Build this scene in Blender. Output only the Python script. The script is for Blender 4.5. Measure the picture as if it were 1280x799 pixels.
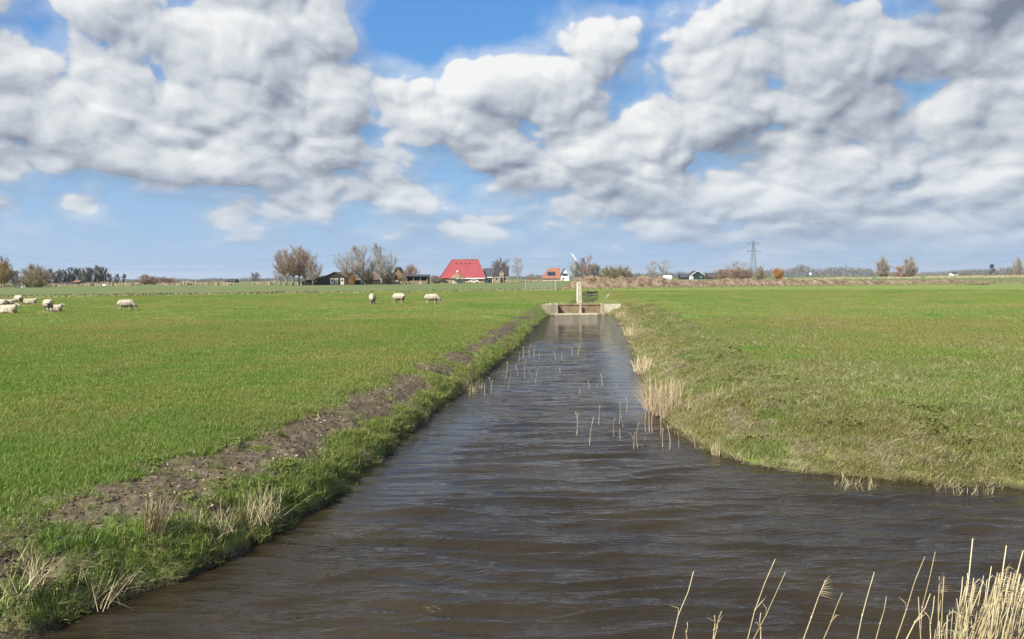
import bpy, bmesh, math, random
import numpy as np
from mathutils import Vector, Matrix

# ------------------------------------------------------------------ start
for o in list(bpy.data.objects):
    bpy.data.objects.remove(o, do_unlink=True)
scene = bpy.context.scene
COL = scene.collection
random.seed(7)
RNG = np.random.default_rng(11)

# ------------------------------------------------------------------ camera
F = 960.0                      # focal length in pixels of the 1280 px wide photograph
CAM_Z = 1.95                   # eye height above the meadow (z = 0)
WATER_Z = -0.85
PITCH = math.atan(52.0 / F)    # looking slightly down
ROLL = 0.0086                  # the photographer held the phone half a degree off level
FWD = Vector((0, math.cos(PITCH), -math.sin(PITCH)))
_r0 = Vector((1, 0, 0)); _u0 = Vector((0, math.sin(PITCH), math.cos(PITCH)))
RIGHT = math.cos(ROLL) * _r0 - math.sin(ROLL) * _u0
UP = math.sin(ROLL) * _r0 + math.cos(ROLL) * _u0
CAM = Vector((0, 0, CAM_Z))

cam_data = bpy.data.cameras.new('camera')
cam_data.sensor_fit = 'HORIZONTAL'; cam_data.sensor_width = 36.0
cam_data.lens = 36.0 * F / 1280.0
cam_data.clip_start = 0.05; cam_data.clip_end = 20000
cam = bpy.data.objects.new('camera', cam_data)
COL.objects.link(cam)
M3 = Matrix((RIGHT, UP, -FWD)).transposed()
cam.matrix_world = Matrix.Translation(CAM) @ M3.to_4x4()
scene.camera = cam


def ray(px, py):
    px = float(px); py = float(py)
    d = FWD + (px - 640.0) / F * RIGHT - (py - 399.5) / F * UP
    return d


def on_plane(px, py, z=0.0):
    """the point of the horizontal plane at height z seen at this pixel of the photograph"""
    d = ray(px, py)
    t = (z - CAM_Z) / d.z
    return CAM + d * t


def at_depth(px, py, Y):
    d = ray(px, py)
    return CAM + d * (Y / d.y)


def horizon(px):
    return 353.0 - 0.0086 * px


def stand(px, Y, z=0.0):
    """point on the ground in the direction of image column px, Y metres away"""
    p = at_depth(px, horizon(px), Y)
    return Vector((p.x, Y, z))


# ------------------------------------------------------------------ sun
SUN_EL = math.radians(41)
SUN_H = Vector((-0.70, -0.71)).normalized()          # horizontal direction towards the sun (left, behind the camera)
TO_SUN = Vector((SUN_H.x * math.cos(SUN_EL), SUN_H.y * math.cos(SUN_EL), math.sin(SUN_EL)))
sun_data = bpy.data.lights.new('sun', 'SUN')
sun_data.energy = 4.9
sun_data.angle = math.radians(0.53)
sun_data.color = (1.0, 0.95, 0.86)
sun = bpy.data.objects.new('sun', sun_data)
COL.objects.link(sun)
sun.rotation_euler = TO_SUN.to_track_quat('Z', 'Y').to_euler()
sun.location = (-40, -40, 60)

# ------------------------------------------------------------------ colour management
EXPOSURE = 0.75
vs = scene.view_settings
vs.view_transform = 'Standard'; vs.look = 'None'
vs.exposure = EXPOSURE; vs.gamma = 1.0
vs.use_curve_mapping = False
scene.render.engine = 'CYCLES'


# ------------------------------------------------------------------ node helper
class NT:
    def __init__(self, tree):
        self.t = tree

    def n(self, kind, **kw):
        nd = self.t.nodes.new(kind)
        for k, v in kw.items():
            setattr(nd, k, v)
        return nd

    def put(self, sock, v):
        if v is None:
            return
        if isinstance(v, bpy.types.NodeSocket):
            self.t.links.new(v, sock)
        else:
            try:
                sock.default_value = v
            except Exception:
                sock.default_value = (v, v, v) if not hasattr(v, '__len__') else (*v, 1.0)

    def m(self, op, a, b=None, c=None, clamp=False):
        nd = self.n('ShaderNodeMath', operation=op, use_clamp=clamp)
        self.put(nd.inputs[0], a); self.put(nd.inputs[1], b); self.put(nd.inputs[2], c)
        return nd.outputs[0]

    def v(self, op, a, b=None, scale=None):
        nd = self.n('ShaderNodeVectorMath', operation=op)
        self.put(nd.inputs[0], a); self.put(nd.inputs[1], b)
        if scale is not None:
            self.put(nd.inputs['Scale'], scale)
        return nd.outputs['Value'] if op in ('DOT_PRODUCT', 'LENGTH', 'DISTANCE') else nd.outputs[0]

    def xyz(self, x=0.0, y=0.0, z=0.0):
        nd = self.n('ShaderNodeCombineXYZ')
        self.put(nd.inputs[0], x); self.put(nd.inputs[1], y); self.put(nd.inputs[2], z)
        return nd.outputs[0]

    def sep(self, v):
        nd = self.n('ShaderNodeSeparateXYZ'); self.put(nd.inputs[0], v)
        return nd.outputs

    def smooth(self, x, lo, hi, a=0.0, b=1.0):
        nd = self.n('ShaderNodeMapRange', interpolation_type='SMOOTHSTEP')
        self.put(nd.inputs[0], x); self.put(nd.inputs[1], lo); self.put(nd.inputs[2], hi)
        self.put(nd.inputs[3], a); self.put(nd.inputs[4], b)
        return nd.outputs[0]

    def noise(self, vec, scale, detail=4.0, rough=0.5, dist=0.0, lac=2.0):
        nd = self.n('ShaderNodeTexNoise')
        self.put(nd.inputs['Vector'], vec); self.put(nd.inputs['Scale'], scale)
        self.put(nd.inputs['Detail'], detail); self.put(nd.inputs['Roughness'], rough)
        self.put(nd.inputs['Lacunarity'], lac)
        self.put(nd.inputs['Distortion'], dist)
        return nd.outputs[0]

    def mix(self, f, a, b, mode='MIX'):
        nd = self.n('ShaderNodeMix', data_type='RGBA', blend_type=mode)
        self.put(nd.inputs[0], f)
        for s, val in ((nd.inputs[6], a), (nd.inputs[7], b)):
            if isinstance(val, bpy.types.NodeSocket):
                self.t.links.new(val, s)
            else:
                s.default_value = (*val[:3], 1.0)
        return nd.outputs[2]

    def ramp(self, f, stops):
        nd = self.n('ShaderNodeValToRGB')
        cr = nd.color_ramp
        while len(cr.elements) < len(stops):
            cr.elements.new(0.5)
        for e, (p, c) in zip(cr.elements, stops):
            e.position = p; e.color = (*c, 1.0)
        self.put(nd.inputs[0], f)
        return nd.outputs[0]


# ------------------------------------------------------------------ world: Nishita sky with procedural clouds
def azel(px, py):
    d = ray(px, py)
    return math.atan2(d.x, d.y), d.z / math.hypot(d.x, d.y)


# cloud masses: centre px, half width, half height, weight, seen on the photograph
CLOUDS = [
    (150, 40, 240, 60, .60), (330, 25, 120, 50, .50), (60, 150, 170, 55, .52), (205, 165, 130, 40, .34),
    (20, 190, 110, 24, .35), (330, 200, 110, 30, .55), (420, 190, 70, 26, .35),
    (440, 105, 120, 38, .32), (600, 120, 90, 40, .30), (545, 100, 60, 25, .2),
    (735, 95, 120, 70, .62), (640, 185, 95, 42, .52), (880, 85, 140, 55, .55), (860, 165, 200, 70, .52),
    (640, 232, 80, 20, .30), (1010, 50, 110, 45, .40), (1000, 190, 230, 60, .52), (1210, 150, 120, 70, .62),
    (1255, 80, 70, 60, .40), (1100, 225, 260, 46, .55), (880, 240, 200, 20, .36), (1250, 10, 80, 45, .55),
    (1150, 20, 70, 25, .12),
    (40, 290, 60, 10, .18), (700, 290, 80, 16, .12), (1000, 280, 300, 36, .40),
    (560, 30, 115, 40, -.60), (800, 2, 110, 16, -.35), (1085, 95, 90, 22, -.24), (450, 55, 60, 22, -.25),
    (300, 335, 420, 34, -.2), (430, 150, 40, 14, -.10), (150, 236, 110, 14, -.40), (640, 268, 40, 12, -.25), (560, 215, 30, 22, -.22), (425, 232, 60, 12, -.25),
]
# small single clouds low over the fields
PUFFS = [(97, 254, 34, 13, .62), (378, 260, 36, 16, .72), (497, 247, 44, 23, .78), (592, 283, 36, 15, .66),
         (283, 276, 22, 11, .52), (822, 278, 42, 19, .52), (2, 256, 20, 13, .55), (296, 300, 36, 9, .36)]
# places where the clouds are thick enough to look dark grey underneath
DARKS = [(1250, 12, 90, 60, .62), (100, 100, 130, 34, .22), (660, 150, 70, 30, .12), (930, 150, 120, 30, .10),
         (1050, 240, 260, 26, .22), (440, 120, 150, 40, .15), (290, 222, 120, 14, .25), (1080, 130, 120, 20, .15)]


AZ0, AZ1, EL_STEP = -0.62, 0.62, 0.045


def blob_at(u, v, items):
    t = 0.0
    for (px, py, rx, ry, w) in items:
        a0, e0 = azel(px, py)
        t += w * math.exp(-((u - a0) * F / rx) ** 2 - ((v - e0) * F / ry) ** 2)
    return t


def cover_at(u, v):
    c = blob_at(u, v, CLOUDS)
    return min(c, 0.35 * c + 0.30)


def cover_ramps(N):
    """three colour ramps along the azimuth hold the cloud cover of nine elevations (r, g, b of each)
    and, in alpha, how thick and dark the cloud is"""
    nodes = []
    for k in range(3):
        nd = N.n('ShaderNodeValToRGB')
        cr = nd.color_ramp; cr.interpolation = 'B_SPLINE'
        n = 32
        while len(cr.elements) < n:
            cr.elements.new(0.5)
        for i in range(n):
            f = i / (n - 1.0)
            u = AZ0 + (AZ1 - AZ0) * f
            cr.elements[i].position = f
            c = [min(1, max(0, cover_at(u, EL_STEP * (3 * k + j)) + 0.5)) for j in range(3)]
            cr.elements[i].color = (c[0], c[1], c[2], min(1, blob_at(u, EL_STEP * (3 * k + 1), DARKS)))
        nodes.append(nd)
    return nodes


def new_group(name, outs):
    g = bpy.data.node_groups.new(name, 'ShaderNodeTree')
    g.interface.new_socket('Azimuth', in_out='INPUT', socket_type='NodeSocketFloat')
    g.interface.new_socket('Elevation', in_out='INPUT', socket_type='NodeSocketFloat')
    for o in outs:
        g.interface.new_socket(o, in_out='OUTPUT', socket_type='NodeSocketFloat')
    N = NT(g)
    gi = N.n('NodeGroupInput'); go = N.n('NodeGroupOutput')
    return g, N, gi.outputs[0], gi.outputs[1], go


def noise_group(name, detail, fine):
    """billowing cloud noise; clouds get flatter and smaller towards the horizon"""
    g, N, u, v, go = new_group(name, ['Noise'])
    zz = N.m('LOGARITHM', N.m('ADD', N.m('MAXIMUM', v, -0.05), 0.17), math.e)
    zz = N.m('MULTIPLY', zz, 0.52)
    P = N.xyz(N.m('SINE', u), N.m('COSINE', u), zz)
    wn = N.n('ShaderNodeTexNoise'); N.put(wn.inputs['Vector'], P)
    wn.inputs['Scale'].default_value = 9.0; wn.inputs['Detail'].default_value = 2.0
    Pw = N.v('ADD', P, N.v('SCALE', wn.outputs['Color'], scale=0.045))
    n1 = N.noise(Pw, 6.5, detail, 0.53)
    vo = N.n('ShaderNodeTexVoronoi', feature='F1')                  # round cauliflower heads with creases between them
    N.put(vo.inputs['Vector'], Pw); vo.inputs['Scale'].default_value = 13.0
    vo.inputs['Detail'].default_value = fine; vo.inputs['Roughness'].default_value = 0.45
    r = vo.outputs['Distance']
    d = N.m('MULTIPLY_ADD', N.m('MULTIPLY', r, r), -NOISE_B, N.m('MULTIPLY', n1, NOISE_A))
    N.put(go.inputs[0], N.m('SUBTRACT', d, 0.5 * NOISE_A - 0.23 * NOISE_B))
    return g


def cover_group(name, with_dark):
    g, N, u, v, go = new_group(name, ['Cover', 'Dark'])
    f = N.m('MULTIPLY_ADD', u, 1.0 / (AZ1 - AZ0), -AZ0 / (AZ1 - AZ0), clamp=True)
    t = N.m('MINIMUM', N.m('MAXIMUM', N.m('DIVIDE', v, EL_STEP), 0.0), 8.0)
    tv = N.xyz(t, t, t)
    cov = None; dark = None
    for k, nd in enumerate(cover_ramps(N)):
        N.put(nd.inputs[0], f)
        h = N.v('ABSOLUTE', N.v('SUBTRACT', tv, (3.0 * k, 3.0 * k + 1, 3.0 * k + 2)))
        h = N.v('MAXIMUM', N.v('SUBTRACT', (1, 1, 1), h), (0, 0, 0))
        c = N.v('DOT_PRODUCT', nd.outputs[0], h)
        cov = c if cov is None else N.m('ADD', cov, c)
        if with_dark:
            dk = N.m('MULTIPLY', nd.outputs[1], N.v('DOT_PRODUCT', h, (1, 1, 1)))
            dark = dk if dark is None else N.m('ADD', dark, dk)
    p2 = N.xyz(u, v, 0.0)
    for (px, py, rx, ry, w) in PUFFS:
        a0, e0 = azel(px, py)
        nd = N.n('ShaderNodeVectorMath', operation='MULTIPLY_ADD')
        N.put(nd.inputs[0], p2); nd.inputs[1].default_value = (F / rx, F / ry, 0); nd.inputs[2].default_value = (-a0 * F / rx, -e0 * F / ry, 0)
        r2 = N.v('DOT_PRODUCT', nd.outputs[0], nd.outputs[0])
        cov = N.m('MULTIPLY_ADD', N.m('POWER', 0.36788, r2), w, cov)
    # outside the photograph the same broken cloud goes on
    out = N.m('MAXIMUM', N.smooth(N.m('ABSOLUTE', u), 0.60, 0.80), N.smooth(v, 0.36, 0.55))
    cov = N.m('MULTIPLY_ADD', out, N.m('SUBTRACT', 0.72, cov), cov)
    N.put(go.inputs[0], N.m('SUBTRACT', cov, 0.5 + COVER0))
    N.put(go.inputs[1], dark if dark is not None else 0.0)
    return g


NOISE_A, NOISE_B, COVER0 = 1.5, 0.30, 0.045
world = bpy.data.worlds.new('World')
scene.world = world
world.use_nodes = True
wt = world.node_tree
wt.nodes.clear()
N = NT(wt)
SKY_STRENGTH = 0.10
K = 1.0 / (SKY_STRENGTH * 2 ** EXPOSURE)      # node value that shows as 1.0 in the picture
sky = N.n('ShaderNodeTexSky', sky_type='NISHITA')
sky.sun_disc = False
sky.sun_elevation = SUN_EL
sky.sun_rotation = math.atan2(SUN_H.x, SUN_H.y)
sky.air_density = 1.0; sky.dust_density = 0.3; sky.ozone_density = 2.0
tc = N.n('ShaderNodeTexCoord')
dx, dy, dz = N.sep(tc.outputs['Generated'])
az = N.m('ARCTAN2', dx, dy)
hl = N.m('SQRT', N.m('ADD', N.m('MULTIPLY', dx, dx), N.m('MULTIPLY', dy, dy)))
el = N.m('DIVIDE', dz, N.m('MAXIMUM', hl, 0.05))
G_FINE = noise_group('cloud_noise', 7.0, 1.6)
G_MID = noise_group('cloud_noise_mid', 5.0, 1.0)
G_SOFT = noise_group('cloud_noise_soft', 2.5, 0.0)
G_COV = cover_group('cloud_cover', True)
G_COV2 = cover_group('cloud_cover_offset', False)


def use(grp, a, e):
    nd = N.n('ShaderNodeGroup'); nd.node_tree = grp
    N.put(nd.inputs[0], a); N.put(nd.inputs[1], e)
    return nd.outputs


a2 = N.m('ADD', az, -0.024); e2 = N.m('ADD', el, 0.036)
cov0, dark = use(G_COV, az, el)
cov2 = use(G_COV2, a2, e2)[0]
n0 = use(G_FINE, az, el)[0]
n1_ = use(G_MID, N.m('ADD', az, -0.006), N.m('ADD', el, 0.009))[0]
n2_ = use(G_SOFT, a2, e2)[0]
d0 = N.m('ADD', cov0, n0)
s1 = N.m('SUBTRACT', n0, n1_)                                   # fine relief facing the sun
s2 = N.m('SUBTRACT', d0, N.m('ADD', cov2, n2_))                 # tops against undersides
lit = N.m('MULTIPLY_ADD', s1, 1.45, 0.71)
lit = N.m('MULTIPLY_ADD', s2, 0.80, lit)
lit = N.m('MULTIPLY_ADD', N.smooth(d0, 0.10, 0.75), -0.10, lit)
lit = N.m('SUBTRACT', lit, dark, clamp=True)
cc = N.ramp(lit, [(0.0, (.22, .25, .31)), (0.35, (.44, .48, .55)), (0.62, (.66, .69, .73)), (1.0, (.94, .94, .93))])
# far clouds low over the horizon fade into the blue-grey air
low = N.smooth(el, 0.0, 0.16, 1.0, 0.0)
cc = N.mix(N.m('MULTIPLY', low, 0.62), cc, (.42, .54, .70))
cc = N.v('SCALE', cc, scale=K)
alpha = N.smooth(d0, -0.03, 0.13)
alpha = N.m('MAXIMUM', alpha, N.m('MULTIPLY', N.smooth(d0, -0.35, 0.05), 0.42))   # thin veil round the clouds
alpha = N.m('MULTIPLY', alpha, N.smooth(el, 0.005, 0.07, 0.35, 0.97))
# compress the very bright horizon of the sky model to what the phone recorded
skd = N.v('SCALE', sky.outputs[0], scale=1.0 / K)
skyc = N.v('DIVIDE', skd, N.v('ADD', skd, (1.10, 0.62, 0.22)))
skyc = N.v('MULTIPLY', skyc, (0.62 * K, 0.82 * K, 0.98 * K))
hz = N.v('SCALE', (.40, .56, .78), scale=K)
skyc = N.mix(N.smooth(el, -0.02, 0.24, 0.92, 0.0), skyc, hz)       # pale air low over the horizon
col = N.mix(alpha, skyc, cc)
bg = N.n('ShaderNodeBackground'); bg.inputs[1].default_value = SKY_STRENGTH
N.put(bg.inputs[0], col)
wo = N.n('ShaderNodeOutputWorld')
wt.links.new(bg.outputs[0], wo.inputs[0])

# ------------------------------------------------------------------ small numpy noise
def _hash(ix, iy, seed):
    h = (ix.astype(np.int64) * 374761393 + iy.astype(np.int64) * 668265263 + seed * 982451653) & 0x7fffffff
    h = ((h ^ (h >> 13)) * 1274126177) & 0x7fffffff
    return ((h ^ (h >> 16)) & 0xffff) / 65535.0


def vnoise(x, y, seed=0):
    ix = np.floor(x); iy = np.floor(y)
    fx = x - ix; fy = y - iy
    fx = fx * fx * fx * (fx * (fx * 6 - 15) + 10); fy = fy * fy * fy * (fy * (fy * 6 - 15) + 10)
    ix = ix.astype(np.int64); iy = iy.astype(np.int64)
    a = _hash(ix, iy, seed); b = _hash(ix + 1, iy, seed)
    c = _hash(ix, iy + 1, seed); d = _hash(ix + 1, iy + 1, seed)
    return (a + (b - a) * fx) * (1 - fy) + (c + (d - c) * fx) * fy


def fbm(x, y, scale=1.0, octs=4, seed=0, rough=0.5):
    t = np.zeros_like(x, dtype=float); amp = 1.0; tot = 0.0; s = scale
    for i in range(octs):
        ca, sa = math.cos(0.6 * i + .3), math.sin(0.6 * i + .3)
        t += amp * (vnoise((x * ca - y * sa) * s + 17.3 * i, (x * sa + y * ca) * s - 9.1 * i, seed + i) - 0.5)
        tot += amp; amp *= rough; s *= 2.03
    return t / tot * 2.0            # about -1 .. 1


def sstep(a, b, x):
    t = np.clip((x - a) / (b - a), 0, 1)
    return t * t * (3 - 2 * t)


# ------------------------------------------------------------------ object helpers
def link(o, parent=None):
    COL.objects.link(o)
    if parent is not None:
        o.parent = parent
    return o


def tag(o, label, cat, group=None):
    o['label'] = label; o['category'] = cat
    if group:
        o['group'] = group
    return o


def mesh_np(name, verts, faces, mats=(), smooth=False, attrs=None, mat_idx=None):
    """verts (n,3); faces: (m,3) or (m,4) array, or list of arrays of such"""
    me = bpy.data.meshes.new(name)
    verts = np.asarray(verts, dtype=np.float32)
    groups = faces if isinstance(faces, list) else [faces]
    groups = [np.asarray(f, dtype=np.int32) for f in groups if len(f)]
    loops = np.concatenate([f.ravel() for f in groups])
    sizes = np.concatenate([np.full(len(f), f.shape[1], dtype=np.int32) for f in groups])
    starts = np.concatenate([[0], np.cumsum(sizes)[:-1]]).astype(np.int32)
    me.vertices.add(len(verts)); me.vertices.foreach_set('co', verts.ravel())
    me.loops.add(len(loops)); me.loops.foreach_set('vertex_index', loops)
    me.polygons.add(len(sizes)); me.polygons.foreach_set('loop_start', starts)
    try:
        me.polygons.foreach_set('loop_total', sizes)
    except Exception:
        pass
    me.polygons.foreach_set('use_smooth', np.full(len(sizes), bool(smooth)))
    for m in mats:
        me.materials.append(m)
    if mat_idx is not None:
        me.polygons.foreach_set('material_index', np.asarray(mat_idx, dtype=np.int32))
    for k, a in (attrs or {}).items():
        at = me.attributes.new(k, 'FLOAT', 'POINT')
        at.data.foreach_set('value', np.asarray(a, dtype=np.float32))
    me.update(calc_edges=True)
    me.validate()
    return me


class MB:
    """collects boxes, prisms, bars into one mesh"""
    def __init__(self):
        self.v = []; self.f = []

    def add(self, verts, faces):
        b = len(self.v)
        self.v += [tuple(p) for p in verts]
        self.f += [tuple(i + b for i in f) for f in faces]
        return self

    def box(self, x0, x1, y0, y1, z0, z1):
        v = [(x0, y0, z0), (x1, y0, z0), (x1, y1, z0), (x0, y1, z0), (x0, y0, z1), (x1, y0, z1), (x1, y1, z1), (x0, y1, z1)]
        return self.add(v, [(0, 3, 2, 1), (4, 5, 6, 7), (0, 1, 5, 4), (1, 2, 6, 5), (2, 3, 7, 6), (3, 0, 4, 7)])

    def hull8(self, v):
        """8 corners ordered as box"""
        return self.add(v, [(0, 3, 2, 1), (4, 5, 6, 7), (0, 1, 5, 4), (1, 2, 6, 5), (2, 3, 7, 6), (3, 0, 4, 7)])

    def bar(self, a, b, r0, r1=None, n=4):
        a = Vector(a); b = Vector(b); r1 = r0 if r1 is None else r1
        d = (b - a)
        if d.length < 1e-6:
            return self
        d.normalize()
        u = d.orthogonal().normalized(); w = d.cross(u)
        vs = []
        for c, r in ((a, r0), (b, r1)):
            for i in range(n):
                t = 2 * math.pi * i / n + math.pi / 4
                vs.append(c + u * (r * math.cos(t)) + w * (r * math.sin(t)))
        fs = [(i, (i + 1) % n, n + (i + 1) % n, n + i) for i in range(n)]
        fs += [tuple(range(n - 1, -1, -1)), tuple(range(n, 2 * n))]
        return self.add(vs, fs)

    def tube(self, pts, radii, n=5):
        pts = [Vector(p) for p in pts]
        base = None; vs = []; fs = []
        u = None
        for i, p in enumerate(pts):
            d = (pts[min(i + 1, len(pts) - 1)] - pts[max(i - 1, 0)]).normalized()
            if u is None:
                u = d.orthogonal().normalized()
            u = (u - d * u.dot(d)).normalized(); w = d.cross(u)
            for k in range(n):
                t = 2 * math.pi * k / n
                vs.append(p + u * (radii[i] * math.cos(t)) + w * (radii[i] * math.sin(t)))
        for i in range(len(pts) - 1):
            for k in range(n):
                a = i * n + k; b = i * n + (k + 1) % n
                fs.append((a, b, b + n, a + n))
        fs.append(tuple(range(n - 1, -1, -1))); fs.append(tuple(range((len(pts) - 1) * n, len(pts) * n)))
        return self.add(vs, fs)

    def mesh(self, name, mat, smooth=False):
        me = bpy.data.meshes.new(name)
        me.from_pydata(self.v, [], self.f)
        if mat:
            me.materials.append(mat)
        if smooth:
            me.polygons.foreach_set('use_smooth', [True] * len(me.polygons))
        me.update()
        return me

    def build(self, name, mat, parent=None, smooth=False, bevel=0):
        o = bpy.data.objects.new(name, self.mesh(name, mat, smooth))
        if bevel:
            m = o.modifiers.new('bevel', 'BEVEL'); m.width = bevel; m.segments = 2; m.limit_method = 'ANGLE'
        return link(o, parent)


def empty(name, loc, rz=0.0):
    o = bpy.data.objects.new(name, None)
    o.location = loc; o.rotation_euler = (0, 0, rz)
    o.empty_display_size = 0.3
    return link(o)


def mat_new(name):
    m = bpy.data.materials.new(name); m.use_nodes = True
    m.node_tree.nodes.clear()
    N = NT(m.node_tree)
    out = N.n('ShaderNodeOutputMaterial')
    return m, N, out


def principled(N, out, col, rough=0.8, spec=0.3, normal=None, **kw):
    b = N.n('ShaderNodeBsdfPrincipled')
    if isinstance(col, bpy.types.NodeSocket):
        N.put(b.inputs['Base Color'], col)
    else:
        b.inputs['Base Color'].default_value = (*col, 1)
    N.put(b.inputs['Roughness'], rough)
    b.inputs['Specular IOR Level'].default_value = spec
    if normal is not None:
        N.put(b.inputs['Normal'], normal)
    for k, v in kw.items():
        N.put(b.inputs[k], v)
    N.t.links.new(b.outputs[0], out.inputs[0])
    return b


def bump(N, h, strength=0.5, dist=0.02):
    b = N.n('ShaderNodeBump'); b.inputs['Strength'].default_value = strength
    b.inputs['Distance'].default_value = dist
    N.put(b.inputs['Height'], h)
    return b.outputs[0]


def mottled(name, c0, c1, scale=3.0, rough=0.85, spec=0.2, bstr=0.3, bdist=0.02, c2=None, detail=5, stretch=(1, 1, 1)):
    """generic weathered surface: two or three tones mixed by noise, with relief"""
    m, N, out = mat_new(name)
    tc = N.n('ShaderNodeTexCoord')
    P = N.v('MULTIPLY', tc.outputs['Object'], stretch)
    n = N.noise(P, scale, detail, 0.6)
    c = N.mix(N.smooth(n, 0.32, 0.68), c0, c1)
    if c2 is not None:
        n2 = N.noise(P, scale * 0.37, 3, 0.6, 0.4)
        c = N.mix(N.smooth(n2, 0.52, 0.72), c, c2)
    principled(N, out, c, rough, spec, bump(N, N.noise(P, scale * 4, 4, 0.6), bstr, bdist))
    return m


# ------------------------------------------------------------------ water's edge, read off the photograph
LEFT = [on_plane(x, y, WATER_Z) for (x, y) in
        [(30, 797), (130, 757), (230, 722), (300, 692), (365, 650), (420, 622), (462, 585), (500, 552), (545, 515), (600, 475),
         (640, 441), (665, 414), (685, 394)]]
RIGHT_EDGE = [on_plane(x, y, WATER_Z) for (x, y) in
              [(769, 394), (781, 410), (790, 430), (797, 452), (806, 480), (815, 508), (838, 535), (880, 563), (940, 581), (1000, 591),
               (1090, 600), (1180, 607), (1275, 612)]]
pts = [(-70, 3.4), (-30, 3.6), (-14, 3.9), (-8.5, 4.2), (-6.2, 4.7), (-4.9, 5.3)]
pts += [(p.x, p.y) for p in LEFT]
# the opening of the weir
WEIR_Y = LEFT[-1].y                      # the concrete weir closes the ditch here
WL, WR = LEFT[-1], RIGHT_EDGE[0]
_cx = (WL.x + WR.x) / 2; _ws = WEIR_Y / F
_xl, _xr = _cx + (701 - 729.5) * _ws - .08, _cx + (755 - 729.5) * _ws + .08
pts += [(_xl, WEIR_Y), (_xl, WEIR_Y + 1.1), (_xr, WEIR_Y + 1.1), (_xr, WEIR_Y)]
pts += [(p.x, p.y) for p in RIGHT_EDGE]
pts += [(9.5, 9.4), (14, 9.0), (25, 8.6), (70, 8.0), (70, 3.4), (20, 3.6), (9, 3.7), (5, 3.9), (2.6, 3.9), (0.5, 3.4), (-2, 2.8), (-5, 2.2), (-12, 1.8), (-30, 1.4), (-70, 1.2)]
POLY = np.array(pts)


def poly_sd(x, y, poly=POLY):
    """signed distance to the water polygon, positive on land"""
    x = np.asarray(x, float); y = np.asarray(y, float)
    d2 = np.full(x.shape, 1e18); inside = np.zeros(x.shape, bool)
    n = len(poly)
    for i in range(n):
        ax, ay = poly[i]; bx, by = poly[(i + 1) % n]
        ex, ey = bx - ax, by - ay
        t = np.clip(((x - ax) * ex + (y - ay) * ey) / (ex * ex + ey * ey), 0, 1)
        d2 = np.minimum(d2, (x - ax - t * ex) ** 2 + (y - ay - t * ey) ** 2)
        c = ((ay > y) != (by > y))
        with np.errstate(divide='ignore', invalid='ignore'):
            xi = ax + (y - ay) * ex / (ey if ey != 0 else 1e-9)
        inside ^= c & (x < xi)
    d = np.sqrt(d2)
    return np.where(inside, -d, d)


def far_ditch(x, y):
    """distance beyond the straight field ditch that crosses the view a hundred metres away"""
    return (y - (98.5 + (x + 65.7) * 0.281)) / 1.04


AX = ((WL.x + WR.x) / 2, WEIR_Y)         # the small ditch goes on behind the weir along this axis
DIR = np.array([0.11, 0.994])


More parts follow.
